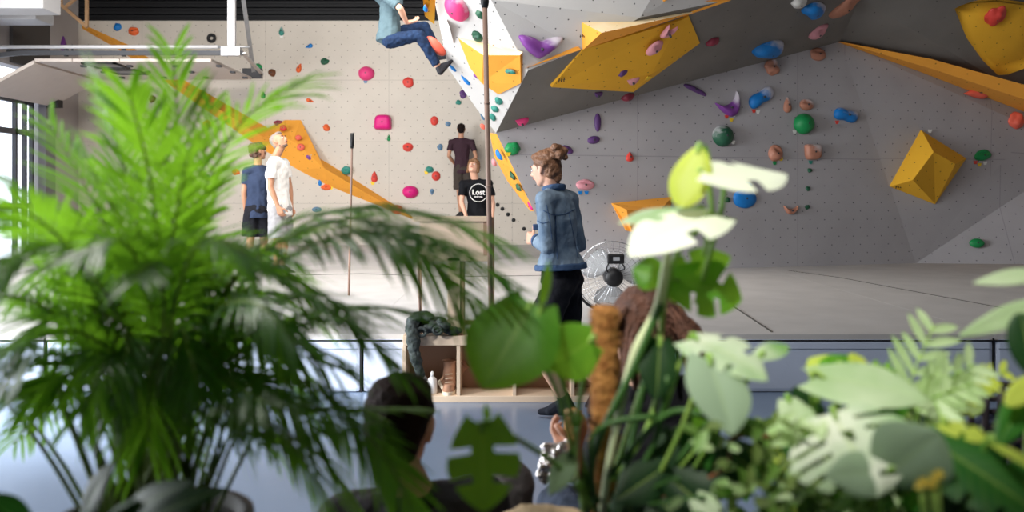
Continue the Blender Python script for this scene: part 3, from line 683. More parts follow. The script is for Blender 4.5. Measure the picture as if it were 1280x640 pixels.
def hand_h(wr, d, n, side, S=1., curl=.45):
    """palm, four unequal bent fingers and a thumb; d along the hand, n out of the palm, side = thumb direction sign"""
    d = d.normalized(); n = (n-d*n.dot(d)).normalized(); lat = d.cross(n)*side
    H = [ell(wr, .026*S) + ell(wr+d*.03*S+lat*.018*S, .019*S) + ell(wr+d*.09*S+lat*.03*S, .014*S) + ell(wr+d*.085*S-lat*.032*S, .013*S) + ell(wr+d*.03*S-lat*.02*S, .017*S)]
    for i, (o, L) in enumerate(((.031, .070), (.010, .080), (-.012, .074), (-.033, .058))):
        p = wr+d*.09*S+lat*o*S; a = .15
        for k, f in enumerate((.45, .32, .23)):
            a += curl; dd = d*math.cos(a) + n*math.sin(a) + lat*o*1.5
            q = p + dd.normalized()*L*f*S
            H.append(cap(p, q, (.0098-.0008*k)*S, (.0090-.0008*k)*S)); p = q
    p = wr+d*.03*S+lat*.026*S
    for L, dd in ((.04, d*.55+lat*.75+n*.35), (.032, d*.8+lat*.35+n*.45), (.024, d*.9+lat*.1+n*.5)):
        q = p+dd.normalized()*L*S; H.append(cap(p, q, .0115*S, .010*S)); p = q
    return H
SKIN = mat('skin_fair', 'd8a68d', .5, noise_=(12, .06)); SKIN2 = mat('skin_tan', 'b58468', .5, noise_=(12, .08))
m_eye = mat('eye_white', 'ece8e4', .2); m_iris = mat('eye_iris', '2b1d14', .2); m_lip = mat('lip', 'b56a63', .5)
def head_h(c, fr, S=1.):
    r, f, u = fr; k = lambda a, b, d: c + r*(a*S) + f*(b*S) + u*(d*S); e = lambda p, q: ell(p, tuple(x*S for x in q), fr)
    H = [e(k(0, -.012, .03), (.074, .092, .086)) + e(k(0, -.03, -.01), (.066, .06, .06)),
         e(k(0, .028, .0), (.064, .062, .07)) + e(k(0, .052, -.088), (.026, .024, .022)) + e(k(.04, .01, -.06), (.02, .03, .03)) + e(k(-.04, .01, -.06), (.02, .03, .03)),
         e(k(0, .086, .012), (.009, .01, .014)) + e(k(0, .106, -.026), (.012, .012, .009)) + e(k(0, .088, -.034), (.017, .01, .007)),
         e(k(-.03, .078, .022), (.02, .012, .007)) + e(k(.03, .078, .022), (.02, .012, .007)),
         e(k(-.012, .082, -.052), (.014, .01, .009)) + e(k(.012, .082, -.052), (.014, .01, .009))]
    for s in (-1, 1): H.append(e(k(.077*s, -.010, .012), (.009, .019, .026)) + e(k(.072*s, .002, -.026), (.006, .009, .012)) + e(k(.068*s, .004, .0), (.006, .01, .02)))
    return H
def face_parts(c, fr, S, parent, brow='3a281c'):
    r, f, u = fr; k = lambda a, b, d: c + r*(a*S) + f*(b*S) + u*(d*S)
    for s in (-1, 1):
        mb = MB(); pts = ell(k(.03*s, .079, .0), (.0135*S, .011*S, .0085*S), fr)
        bm = mb.bm; vs = [bm.verts.new(p) for p in pts]; bmesh.ops.convex_hull(bm, input=vs)
        e = mb.build('eye', m_eye, parent, True)
        mb = MB(); bm = mb.bm; vs = [bm.verts.new(p) for p in ell(k(.03*s, .087, .0), (.006*S, .005*S, .0065*S), fr)]; bmesh.ops.convex_hull(bm, input=vs)
        mb.build('iris', m_iris, e, True)
        MB().tube([k(.014*s, .094, .021), k(.03*s, .093, .027), k(.047*s, .082, .022)], [.003*S, .0045*S, .002*S], 6).build('eyebrow', mat('brow'+brow, brow, .8), parent)
    MB().tube([k(-.022, .086, -.052), k(-.008, .094, -.051), k(.008, .094, -.051), k(.022, .086, -.052)], [.002*S, .006*S, .006*S, .002*S], 8).build('mouth', m_lip, parent, True)
def foot_h(an, d, up, S=1., grow=0.):
    d = d.normalized(); up = (up-d*up.dot(d)).normalized(); r = d.cross(up); g = grow
    return [ell(an+up*.0, .036*S+g) + ell(an-d*.035*S-up*.05*S, .032*S+g), ell(an-d*.035*S-up*.055*S, (.03*S+g)) + ell(an+d*.10*S-up*.06*S+r*.012, (.03*S+g)) + ell(an+d*.10*S-up*.06*S-r*.02, (.024*S+g)) + ell(an+d*.02*S-up*.015*S, .034*S+g),
            ell(an+d*.10*S-up*.062*S, .028*S+g) + ell(an+d*.165*S-up*.072*S, (.017*S+g))]
def person(label, group, J, F, hf, root, S=1., skin=SKIN, vox=.007, face=True, hup=V((0, 0, 1)), handdir=None, palms=None, curl=.5, brow='3a281c', feet=None, footup=None, fem=False, barefoot=False):
    """J: joints in metres. returns root and helpers for clothing"""
    o = thing('person', label, 'person', root, group)
    F = F.normalized(); R = F.cross(V((0, 0, 1))).normalized()
    hfr = frame(hf, hup); tr = (J['neck']-J['pelvis']).normalized(); fr = (R, tr.cross(R)*-1 if False else R.cross(tr)*-1, tr)
    fr = (R, tr.cross(R), tr)
    J['_fr'] = fr; J['_hfr'] = hfr; J['_F'] = F
    J['chest'] = J['pelvis'].lerp(J['neck'], .70); J['waist'] = J['pelvis'].lerp(J['neck'], .33)
    H = head_h(J['head'], hfr, S)
    r, f, u = hfr
    H.append(ell(J['neck']-tr*.01, (.058*S, .056*S, .04*S), fr) + ell(J['head']-u*.075*S-f*.025*S, .052*S))
    H += torso_h(J, S, -.004, fem)
    for s in 'LR':
        H.append(ell(J['neck']-tr*.03*S, .045*S) + ell(J['sh'+s], .047*S))
        H.append(cap(J['sh'+s], J['el'+s], .048*S, .036*S))
        el, wr = J['el'+s], J['wr'+s]
        H.append(cap(el, el.lerp(wr, .3), .036*S, .038*S)); H.append(cap(el.lerp(wr, .3), wr, .038*S, .025*S))
        hd = (handdir or {}).get(s) or (wr-el).normalized(); pn = (palms or {}).get(s) or (R if s == 'L' else -R)
        H += hand_h(wr+hd*.012, hd, pn, 1 if s == 'R' else -1, S, curl)
        hp, kn, an = J['hip'+s], J['kn'+s], J['an'+s]
        H.append(cap(hp, kn, .082*S, .052*S)); H.append(cap(kn, kn.lerp(an, .3), .050*S, .053*S)); H.append(cap(kn.lerp(an, .3), an, .053*S, .033*S))
        fd = (feet or {}).get(s) or F; fu = (footup or {}).get(s) or V((0, 0, 1))
        H += foot_h(an, fd, fu, S)
    b = solid('body', H, skin, o, vox, 3)
    if face: face_parts(J['head'], hfr, S, o, brow)
    return o
def torso_h(J, S, g=0., fem=False):
    fr = J['_fr']; tr = fr[2]; sm = (J['shL']+J['shR'])/2
    w = .95 if fem else 1.06
    e = lambda c, a: ell(c, tuple(x*S+g for x in a), fr)
    top = e(sm-tr*.04*S, (.150*w, .075, .06)); ch = e(J['chest']-tr*.03, (.150*w, .105, .10)); wa = e(J['waist'], (.122*w, .092, .08)); hp = e(J['pelvis'], (.158, .115, .10))
    return [top+ch, ch+wa, wa+hp, e(J['neck']-tr*.035, (.07, .06, .03))+top, e(J['shL'], (.05, .05, .05))+e(sm, (.08, .06, .05)), e(J['shR'], (.05, .05, .05))+e(sm, (.08, .06, .05))]
def shirt(o, J, S, m, name='t_shirt', g=.016, sleeve=.55, drop=.10, fem=False, vox=.009, disp=(.09, .016), sg=.058, hemk=0.):
    fr = J['_fr']; tr = fr[2]
    H = torso_h(J, S, g, fem)
    if drop < 0: H.pop(2)
    e = lambda c, a: ell(c, tuple(x*S+g for x in a), fr)
    hem = [J['pelvis']-tr*drop*S + fr[0]*math.cos(t)*(.152*S+g+hemk) + fr[1]*math.sin(t)*(.118*S+g+hemk) for t in [2*math.pi*k/24 for k in range(24)]]
    H.append(e(J['waist'], (.122, .095, .06)) + hem)
    for s in 'LR':
        sh, el, wr = J['sh'+s], J['el'+s], J['wr'+s]
        H.append(ell(J['neck']-tr*.035*S, .05*S+g*.4) + ell(sh, .052*S+g*.3))
        if sleeve <= 1:
            H.append(ell(sh, .056*S) + disc(sh.lerp(el, sleeve), el-sh, sg*S))
        else:
            H.append(cap(sh, el, .060*S, .050*S)); H.append(ell(el, .050*S) + disc(el.lerp(wr, sleeve-1), wr-el, .042*S))
    return solid(name, H, m, o, vox, 3, disp)
def trousers(o, J, S, m, name='trousers', to=1.9, g=.012, w=.06, vox=.009, disp=(.07, .02)):
    fr = J['_fr']; tr = fr[2]; H = []
    e = lambda c, a: ell(c, tuple(x*S+g for x in a), fr)
    H.append(e(J['pelvis']+tr*.06*S, (.14, .105, .04)) + e(J['pelvis'], (.160, .118, .09)))
    for s in 'LR':
        hp, kn, an = J['hip'+s], J['kn'+s], J['an'+s]
        H.append(e(J['pelvis'], (.10, .10, .08)) + ell(hp, .088*S+g))
        if to <= 1: H.append(ell(hp, .086*S+g) + disc(hp.lerp(kn, to), kn-hp, (w+.025)*S+g))
        else:
            H.append(cap(hp, kn, .086*S+g, .060*S+g)); H.append(ell(kn, .060*S+g) + disc(kn.lerp(an, to-1), an-kn, w*S+g))
    return solid(name, H, m, o, vox, 3, disp)
def shoes(o, J, S, m, name='shoe', feet=None, footup=None, g=.006, sole=None):
    for s in 'LR':
        fd = (feet or {}).get(s) or J['_F']; fu = (footup or {}).get(s) or V((0, 0, 1))
        solid(name, foot_h(J['an'+s], fd, fu, S, g), m, o, .007, 2)
def hair(o, J, S, m, name='hair', extra=(), back=.0, vox=.006, disp=(.03, .012), low=0., front=.0, thick=.0):
    r, f, u = J['_hfr']; c = J['head']; k = lambda a, b, d: c + r*(a*S) + f*(b*S) + u*(d*S); e = lambda p, q: ell(p, tuple(x*S for x in q), J['_hfr'])
    t = thick
    H = [e(k(0, -.022-back+front, .042), (.080+t, .090+t, .084+t)), e(k(0, -.048-back, -.012-low), (.066+t, .056+t, .066+t)) + e(k(0, -.036, .05), (.078+t, .070+t, .05)),
         e(k(0, .03, .085), (.056, .05, .03)) + e(k(0, -.03, .07), (.075+t, .075, .05+t))] + list(extra)
    return solid(name, H, m, o, vox, 2, disp)
def cloth(n, col, col2=None, sc=14, b=.3): return mat(n, col, .85, noise_=(sc, .14), col2=col2, bump=(35, b), spec=.2)
Z = V((0, 0, 1))
SHORT = lambda n, c: mat(n, c, .75, noise_=(25, .35), bump=(120, .5), spec=.12)
# --- woman in the denim jacket, walking left in front of the shelf
J = dict(head=P(682, 211, 5.5), neck=P(692, 235, 5.5), pelvis=P(703, 350, 5.52), shL=P(681, 250, 5.38), shR=P(712, 249, 5.64), elL=P(684, 309, 5.33), wrL=P(671, 300, 5.52), elR=P(724, 307, 5.72), wrR=P(701, 306, 5.86),
         hipL=P(697, 362, 5.44), hipR=P(709, 362, 5.60), knL=P(668, 430, 5.38), anL=P(707, 502, 5.45), knR=P(704, 434, 5.58), anR=P(747, 478, 5.74))
fw = V((-.82, .57, 0)); feet = {'L': V((-1, .25, -.02)), 'R': V((-.75, .3, -.75))}; fup = {'R': V((-.6, .1, .7))}
hv = {'L': V((-.5, .8, .1)), 'R': V((-.8, .3, .1))}
o = person('woman with a hair bun in a denim jacket and black shorts, walking', None, J, fw, V((-.84, .52, -.14)), V((J['anL'].x, 5.5, 0)), .97, handdir=hv, feet=feet, footup=fup, fem=True, curl=.6, brow='5a3a26', vox=.0065)
m_denim = cloth('denim_light', '93a4b3', '465c75', 4.5, .3)
m_denimd = cloth('denim_seam', '42597a', None, 14, .3)
S = .97
jk = shirt(o, J, S, m_denim, 'denim_jacket', .014, 1.93, -.08, True, .008, (.06, .014), hemk=.022)
r, f, u = J['_hfr']; c = J['head']; k = lambda a, b, d: c + r*a + f*b + u*d
rnd = random.Random(4)
bun = [ell(k(rnd.uniform(-.045, .045), -.098+rnd.uniform(-.036, .036), .085+rnd.uniform(-.036, .036)), rnd.uniform(.018, .032)) for _ in range(18)] + [ell(k(0, -.09, .078), .05)]
m_hairb = mat('hair_light_brown', '8a6044', .45, noise_=(30, .4), bump=(90, .5))
hr = hair(o, J, S, m_hairb, 'hair', [ell(k(0, -.06, .08), .05)+ell(k(0, -.05, .0), .06), ell(k(0, .030, .080), (.060, .046, .03))+ell(k(0, -.03, .05), .08), ell(k(0, -.06, -.03), (.05,.035,.05))+ell(k(0, -.075, -.075), .025), ell(k(.06, .02, .05), .024)+ell(k(.06, -.03, .03), .035), ell(k(-.06, .02, .05), .024)+ell(k(-.06, -.03, .03), .035)], low=.01, disp=(.02, .01), thick=.003, front=.006)
solid('bun', bun, m_hairb, hr, .005, 2, (.015, .012))
solid('collar', [ell(J['neck']-V((0, 0, .005)), (.082, .078, .028), J['_fr'])+ell(J['neck']+V((.01, -.01, .018)), (.07, .066, .01), J['_fr'])], m_denimd, jk, .006, 2)
pc = J['shL'].lerp(J['pelvis'], .33)+V((-.06, -.03, 0)); MB().box(pc-V((.05, .012, .018)), pc+V((.03, .03, .018)), .006).build('pocket_flap', m_denimd, jk)
solid('cuff', [disc(J['elL'].lerp(J['wrL'], .78), J['wrL']-J['elL'], .048)+disc(J['elL'].lerp(J['wrL'], .96), J['wrL']-J['elL'], .046)], m_denimd, jk, .006, 1)
fr = J['_fr']; tr = fr[2]
hemr = lambda z, a, b: [J['pelvis']+tr*z + fr[0]*math.cos(t)*a + fr[1]*math.sin(t)*b for t in [2*math.pi*q/28 for q in range(28)]]
solid('waistband', [hemr(.066, .192, .158)+hemr(.105, .186, .152)], m_denimd, jk, .007, 2, (.06, .01))
from mathutils.bvhtree import BVHTree
_o = world_loc(o); _bv = BVHTree.FromPolygons([v.co.copy() for v in jk.data.vertices], [tuple(p.vertices) for p in jk.data.polygons])
for line in (((679, 263), (690, 268), (704, 268), (718, 262)), ((694, 268), (695, 290), (697, 324)), ((711, 267), (716, 290), (722, 322)), ((683, 256), (687, 275), (690, 300)), ((672, 276), (678, 279), (686, 277))):
    pts = []
    for q in bez([V((x, y, 0)) for x, y in line], 14):
        h_ = _bv.ray_cast(CAM-_o, ray(q.x, q.y).normalized())
        if h_[0] is not None: pts.append(h_[0]+_o+h_[1]*.001)
    if len(pts) > 3: MB().tube(pts, .0028, 6).build('stitched_seam', m_denimd, jk)
trousers(o, J, S, cloth('black_cotton', '17181f'), 'shorts', .62, .014, .068)
solid('ankle_sock', foot_h(J['anL'], feet['L'], Z, S, .004)+[ell(J['anL'], .04)+disc(J['anL'].lerp(J['knL'], .12), J['knL']-J['anL'], .042)], m_black_cloth := cloth('black_knit', '1a1d26'), o, .006, 2)
solid('ankle_sock', foot_h(J['anR'], feet['R'], fup['R'], S, .004)+[ell(J['anR'], .04)+disc(J['anR'].lerp(J['knR'], .12), J['knR']-J['anR'], .042)], m_black_cloth, o, .006, 2)
# --- bald man in the white T-shirt
Y = 11.1
J = dict(head=P(349, 177, Y), neck=P(344, 196, Y), pelvis=P(350, 262, Y), shR=P(340, 206, Y-.17), shL=P(355, 204, Y+.17), elR=P(338, 234, Y-.2), wrR=P(347, 257, Y-.2), elL=P(362, 233, Y+.22), wrL=P(364, 258, Y+.18),
         hipR=P(346, 266, Y-.09), hipL=P(354, 266, Y+.09), knR=P(348, 303, Y-.1), knL=P(355, 303, Y+.1), anR=P(345, 334, Y-.1), anL=P(353, 333, Y+.1))
fw = V((.9, -.35, 0))
o = person('bald man in a white T-shirt and grey shorts looking up at the boulder', None, J, fw, V((.8, -.28, .55)), V((J['pelvis'].x, Y, ZM)), 1.04, SKIN2, .008)
shirt(o, J, 1.04, cloth('white_cotton', 'ebe9e6'), 't_shirt', .02, .62, .08, vox=.01, disp=(.1, .03), sg=.064)
trousers(o, J, 1.04, cloth('grey_cotton', '9b9a9c'), 'shorts', .85, .02, .075)
shoes(o, J, 1.04, m_black)
hair(o, J, 1.04, mat('hair_shaved_grey', '8e8178', .7, noise_=(60, .2)), 'cropped_hair', front=-.006, thick=-.004, disp=None)
r, f, u = J['_hfr']; k = lambda a, b, d: J['head'] + r*a + f*b + u*d
solid('beard', [ell(k(0, .05, -.09), (.034, .03, .024), J['_hfr'])+ell(k(.045, .01, -.065), .02)+ell(k(-.045, .01, -.065), .02)], mat('beard_stubble', '6d5a50', .8, noise_=(60, .2)), o, .006, 2)
# --- person in the navy T-shirt behind him
Y = 11.7
J = dict(head=P(323, 190, Y), neck=P(322, 206, Y), pelvis=P(321, 263, Y), shL=P(309, 214, Y-.03), shR=P(336, 214, Y+.08), elL=P(305, 240, Y), wrL=P(307, 264, Y+.08), elR=P(339, 240, Y+.1), wrR=P(337, 263, Y+.18),
         hipL=P(314, 268, Y-.02), hipR=P(329, 268, Y+.05), knL=P(313, 302, Y), knR=P(330, 302, Y+.08), anL=P(309, 333, Y-.05), anR=P(328, 331, Y+.05))
o = person('person with curly brown hair in a navy T-shirt and black shorts, back turned', None, J, V((.35, .93, 0)), V((.75, .6, .2)), V((J['pelvis'].x, Y, ZM)), 1., SKIN2, .008)
shirt(o, J, 1., cloth('navy_cotton', '2f3a52'), 't_shirt', .018, .62, .1, vox=.01, disp=(.1, .025), sg=.062)
trousers(o, J, 1., cloth('black_cotton', '17181f'), 'shorts', .8, .02, .075)
shoes(o, J, 1., m_black)
r, f, u = J['_hfr']; rnd = random.Random(2)
ex = []
for _ in range(46):
    d = V((rnd.gauss(0, 1), rnd.gauss(-.5, .8), rnd.gauss(.5, .8))).normalized(); ex.append(ell(J['head']+r*d.x*.088+f*(d.y*.1-.015)+u*(d.z*.1+.02), rnd.uniform(.018, .032)))
hair(o, J, 1., mat('hair_brown_curly', '5d4132', .6, noise_=(30, .5), bump=(90, .5)), 'curly_hair', ex)
# --- climber on the back wall in the dark red shirt
Y = 17.02
J = dict(head=P(576.5, 162, Y-.05), neck=P(576.5, 172, Y-.06), pelvis=P(578, 210, Y-.02), shL=P(564, 178, Y-.06), shR=P(590, 178, Y-.06), elL=P(561, 195, Y-.1), wrL=P(569, 206, Y+.12), elR=P(595, 196, Y-.1), wrR=P(587, 207, Y+.12),
         hipL=P(573, 213, Y-.02), hipR=P(584, 213, Y-.02), knL=P(574, 241, Y+.0), knR=P(588, 241, Y), anL=P(576, 266, Y+.02), anR=P(588, 266, Y+.02))
fe = {'L': V((-.5, .6, -.05)), 'R': V((.5, .6, -.05))}
o = person('person in a maroon T-shirt and brown shorts climbing the beige wall, back to the camera', None, J, V((0, 1, 0)), V((0, 1, .1)), V((J['pelvis'].x, Y, J['anL'].z-.08)), 1.0, SKIN2, .009, feet=fe)
shirt(o, J, 1., cloth('maroon_cotton', '3b2730'), 't_shirt', .012, .6, .1, vox=.01, disp=(.1, .02))
trousers(o, J, 1., cloth('dark_brown_cotton', '453d38'), 'shorts', .85, .016, .07)
shoes(o, J, 1., m_black, 'climbing_shoe', fe)
hair(o, J, 1., SHORT('hair_dark', '1f1513'), 'short_hair')
# the low wall ledge the climber's feet stand on
H(572, 273, 12, 7, 'slate', 'bar', 'B', 'slate foothold under the left shoe of the climber in the maroon shirt')
H(591, 273, 12, 7, 'slate', 'bar', 'B', 'slate foothold behind the girl, under the right shoe of the climber in the maroon shirt')
# --- girl in the black T-shirt behind the shelf frame
Y = 13.2; S = 1.06
J = dict(head=P(592, 209, Y), neck=P(594, 224, Y+.03), pelvis=P(598, 270, Y+.05), shR=P(579, 231, Y), shL=P(611, 230, Y+.03), elR=P(577, 253, Y-.06), wrR=P(582, 268, Y-.14), elL=P(616, 254, Y+.03), wrL=P(615, 274, Y-.03),
         hipR=P(591, 273, Y+.05), hipL=P(605, 273, Y+.05), knR=P(591, 297, Y), knL=P(605, 297, Y), anR=P(590, 319, Y+.03), anL=P(606, 319, Y+.03))
o = person('girl in a black T-shirt with a round white print, looking up', None, J, V((-.12, -1, 0)), V((-.22, -.8, .5)), V((J['pelvis'].x, Y, ZM)), S, SKIN, .007, fem=True, brow='8a6a4a')
ts = shirt(o, J, S, cloth('black_tee', '121318'), 't_shirt', .02, .62, .05, fem=True, vox=.009, disp=(.1, .018), sg=.064)
trousers(o, J, S, cloth('black_navy', '1b1e29'), 'trousers', 1.9, .012, .055)
shoes(o, J, S, m_black)
r, f, u = J['_hfr']; k = lambda a, b, d: J['head'] + r*a + f*b + u*d
hair(o, J, S, mat('hair_blond_brown', '75502f', .5, noise_=(30, .35), bump=(90, .4)), 'tied_back_hair', [ell(k(0, -.1, .02), .035)+ell(k(0, -.115, -.08), .02), ell(k(.066, .02, .07), .03)+ell(k(.082, -.005, -.08), .022), ell(k(-.066, .02, .07), .03)+ell(k(-.082, -.005, -.08), .022), ell(k(.05, .045, .085), .028)+ell(k(-.05, .045, .085), .028)], front=.004, thick=.006)
# printed roundel on the shirt front: ring, lettering and underline
pr = MB(); ctr = P(598, 241, Y-.165); rr = .135
NR = 40
for i in range(NR):
    if i in (37,): continue
    a, b = 2*math.pi*i/NR, 2*math.pi*(i+1)/NR
    q = lambda t, s: ctr+V((math.cos(t)*s, .012*abs(math.cos(t)), math.sin(t)*s))
    pr.slab([q(a, rr), q(b, rr), q(b, rr-.008), q(a, rr-.008)], (0, .03, 0))
pr.build('shirt_print', m_white, ts)
def text(name, s, size, loc, rot, m, parent, ext=.002, bold=0.):
    cu = bpy.data.curves.new(name, 'FONT'); cu.body = s; cu.size = size; cu.extrude = ext; cu.align_x = 'CENTER'; cu.align_y = 'CENTER'; cu.offset = bold
    t = bpy.data.objects.new('t', cu); C.objects.link(t); dg = bpy.context.evaluated_depsgraph_get(); dg.update()
    me = bpy.data.meshes.new_from_object(t.evaluated_get(dg)); bpy.data.objects.remove(t)
    me.transform(Matrix.Translation(loc) @ Matrix(rot).to_4x4()); return link(name, me, m, parent)
RX = Matrix.Rotation(math.pi/2, 3, 'X')
text('lettering', 'bouldering', .028, ctr+V((0, .0, -.058)), RX, m_white, ts, .012, .001)
text('lettering', 'Lost', .108, ctr+V((0, .0, .006)), RX, m_white, ts, .012, .002)
# --- climber in jeans hanging under the prow
Y = 10.35; S = 1.02
J = dict(head=P(497, -42, Y+.12), neck=P(490, -22, Y+.05), pelvis=P(486, 46, Y), shL=P(481, -10, Y+.2), shR=P(477, -8, Y-.16), elR=P(500, 10, Y-.3), wrR=P(508, 28, Y-.12), elL=P(508, -32, Y+.3), wrL=P(533, -46, Y+.3),
         hipL=P(490, 44, Y+.1), hipR=P(488, 51, Y-.09), knR=P(524, 44, Y-.16), anR=P(548, 84, Y-.08), knL=P(530, 33, Y+.2), anL=P(548, 66, Y+.22))
fe = {'R': V((.55, .3, .75)), 'L': V((.8, .3, .2))}; fu = {'R': V((-.75, -.1, .55)), 'L': V((-.2, 0, 1))}
hdR = {'R': V((.5, .3, .15)), 'L': V((.5, .5, .3))}
o = person('climber in blue jeans and a grey-blue top hanging at the top of the photo', None, J, V((.85, .5, 0)), V((.7, .4, .5)), P(480, 42, Y), S, SKIN, .008, feet=fe, footup=fu, handdir=hdR, palms={'R': V((0, -.5, 1))}, curl=.3)
shirt(o, J, S, cloth('grey_blue_top', '4d6068'), 'long_sleeve_top', .02, .9, .06, vox=.01, disp=(.1, .03))
trousers(o, J, S, cloth('jeans_dark_blue', '1d3252', '131f36', 20, .4), 'jeans', 1.92, .006, .05, disp=(.06, .025))
shoes(o, J, S, cloth('shoe_grey_black', '2f3036'), 'climbing_shoe', fe, fu, .002)
hair(o, J, S, SHORT('hair_dark', '1f1513'), 'short_hair')
# --- seated man in the foreground, back to the camera
Y = 2.07; S = 1.0
J = dict(head=P(501, 530, Y), neck=P(516, 614, Y-.02), pelvis=V((-.20, Y-.08, .19)), shL=P(430, 652, Y-.02), shR=P(604, 628, Y), elL=P(404, 770, Y+.08), wrL=P(455, 800, Y+.28), elR=P(640, 740, Y+.12), wrR=P(615, 700, Y+.36),
         hipL=V((-.29, Y, .17)), hipR=V((-.12, Y, .17)), knL=V((-.38, Y+.38, .30)), knR=P(636, 603, Y+.42), anL=V((-.2, Y+.62, .085)), anR=P(640, 740, Y+.62))
J['anR'].z = .085
o = person('man with short dark hair in a dark grey T-shirt, sitting, back turned', None, J, V((.05, 1, 0)), V((.22, 1, .0)), V((-.2, Y, 0)), S, SKIN, .0065, hup=V((.12, 0, 1)), feet={'L': V((.3, 1, 0)), 'R': V((.1, 1, 0))})
sh_ = shirt(o, J, S, cloth('charcoal_tee', '3a383d', None, 9, .4), 't_shirt', .016, .6, .08, vox=.008, disp=(.08, .025), sg=.066)
solid('neckband', [ell(J['neck']-V((0, 0, .018)), (.085, .078, .014))+ell(J['neck']-V((.0, 0, .002)), (.072, .068, .010))], cloth('black_tee', '121318'), sh_, .005, 2)
trousers(o, J, S, cloth('grey_brown_trousers', '5f5a5a', None, 10, .4), 'trousers', 1.92, .012, .06)
shoes(o, J, S, m_black, 'shoe', {'L': V((.3, 1, 0)), 'R': V((.1, 1, 0))})
hair(o, J, S, SHORT('hair_dark_brown', '24140f'), 'short_hair', low=.012, thick=.003, disp=(.02, .006))
# --- seated person with dreadlocks
Y = 2.32; S = 1.0
J = dict(head=P(803, 418, Y), neck=P(808, 484, Y-.03), pelvis=V((.36, Y-.02, .42)), shL=P(770, 512, Y), shR=P(860, 508, Y), elL=P(762, 590, Y+.12), wrL=P(738, 566, Y+.32), elR=P(885, 600, Y+.1), wrR=P(830, 640, Y+.3),
         hipL=V((.28, Y+.03, .40)), hipR=V((.44, Y+.03, .40)), knL=P(700, 632, Y+.42), knR=V((.5, Y+.45, .46)), anL=P(690, 800, Y+.5), anR=V((.48, Y+.5, .085)))
J['anL'].z = .085
hd = {'L': V((-.8, .3, .25))}
o = person('person with brown dreadlocks and a black top, sitting, holding a sandwich', None, J, V((-.15, 1, 0)), V((-.3, 1, -.1)), V((.36, Y, 0)), S, SKIN, .0065, handdir=hd, palms={'L': V((0, .3, 1))}, curl=.55, feet={'L': V((-.1, 1, 0)), 'R': V((0, 1, 0))})
shirt(o, J, S, cloth('black_top', '15151a', None, 9, .4), 'top', .03, .95, .1, True, .008, (.08, .025), .07)
trousers(o, J, S, cloth('denim_black', '3a4354', '20262f', 14, .4), 'jeans', 1.92, .014, .06)
shoes(o, J, S, m_black, 'shoe', {'L': V((-.1, 1, 0)), 'R': V((0, 1, 0))})
m_dread = mat('hair_dreadlocks', '6b4636', .7, noise_=(40, .5), bump=(120, .8))
hr = hair(o, J, S, m_dread, 'hair', thick=.010, disp=(.02, .012))
rnd = random.Random(9); r, f, u = J['_hfr']
for i in range(34):
    a = rnd.uniform(-2.5, 2.5); el_ = rnd.uniform(.2, .9)
    d = V((math.sin(a)*math.cos(el_), -abs(math.cos(a))*math.cos(el_), math.sin(el_)))
    p0 = J['head']+r*d.x*.085+f*(d.y*.1-.02)+u*(d.z*.09+.02)
    out = (r*d.x+f*d.y).normalized()
    L = rnd.uniform(.08, .20); fl = rnd.uniform(.01, .06)
    pts = [p0-out*.01, p0+out*(.02+fl*.4)-u*L*.25, p0+out*(.025+fl*.8)-u*L*.65, p0+out*(.02+fl*1.2)-u*L]
    mb = MB().tube(bez(pts, 7), [.008, .0085, .008, .008, .0075, .007, .005], 7)
    mb.build('dreadlock', m_dread, hr)
HAND_L = J['wrL'].copy()
# ---------------------------------------------------------------- shoe shelf in front of the mats
YS, YSB = 5.9, 6.18
m_birch = mat('birch_ply', 'e0c8ae', .55, noise_=(3, .10), bump=(20, .05)); m_birchd = mat('birch_dark', 'b08f77', .6, noise_=(3, .15))
def wx(px, Y=YS): return (px-640)*Y/F_
def wz(py, Y=YS): return CH-(py-HZ)*Y/F_
x0, x1 = wx(503), wx(798); zt = wz(420); zl = wz(432)
o = thing('shoe_shelf', 'low pale wooden cubby shelf on the blue floor in front of the mats', 'shelf', ((x0+x1)/2, YS, 0))
MB().box((x0, YS, zl), (x1, YSB, zt), .004).build('top_board', m_birch, o)
MB().box((x0, YS, 0.0), (x1, YSB, wz(495)), .004).build('bottom_board', m_birch, o)
for px in (505, 573, 643, 716, 795):
    MB().box((wx(px)-.012, YS+.004, wz(495)), (wx(px)+.012, YSB-.01, zl), .002).build('divider', m_birch, o)
MB().box((x0, YSB-.012, wz(495)), (x1, YSB, zl)).build('back_panel', m_birchd, o)
# wooden frame standing on the shelf
o = thing('brush_station', 'tall open wooden frame with a plywood box on top, standing on the shoe shelf', 'frame', (wx(565), YS+.1, zt))
ya, yb = YS+.03, YS+.2
MB().box((wx(559), ya, zt), (wx(575), ya+.06, wz(322)), .003).build('post', m_birch, o)
MB().box((wx(575)+.002, ya+.01, zt), (wx(580), ya+.10, wz(322)), .003).build('post', m_birchd, o)
MB().box((wx(524), yb-.03, wz(411)), (wx(617), yb, wz(405)), .003).build('rail', m_birchd, o)
MB().box((wx(520), ya, wz(327)), (wx(613), yb, wz(320)), .003).build('shelf_board', m_birch, o)
b = MB().box((wx(524), ya, wz(320)), (wx(604), ya+.02, wz(277)), .002).build('front_panel', m_birch, o)
MB().box((wx(604), ya, wz(320)), (wx(613), yb, wz(277)), .002).build('side_panel', m_birchd, o)
MB().box((wx(515), ya-.01, wz(277)), (wx(614), yb+.01, wz(271)), .003).build('top_board', m_birch, o)
for px in (563, 566.5, 570): MB().bar(V((wx(px), ya-.002, wz(284))), V((wx(px+2), ya-.002, wz(279))), .006, .003).build('printed_mark', m_birchd, b)
MB().box((wx(612.5), ya+.07, zt), (wx(617.5), ya+.10, wz(272)), .003).build('post', m_birchd, o)
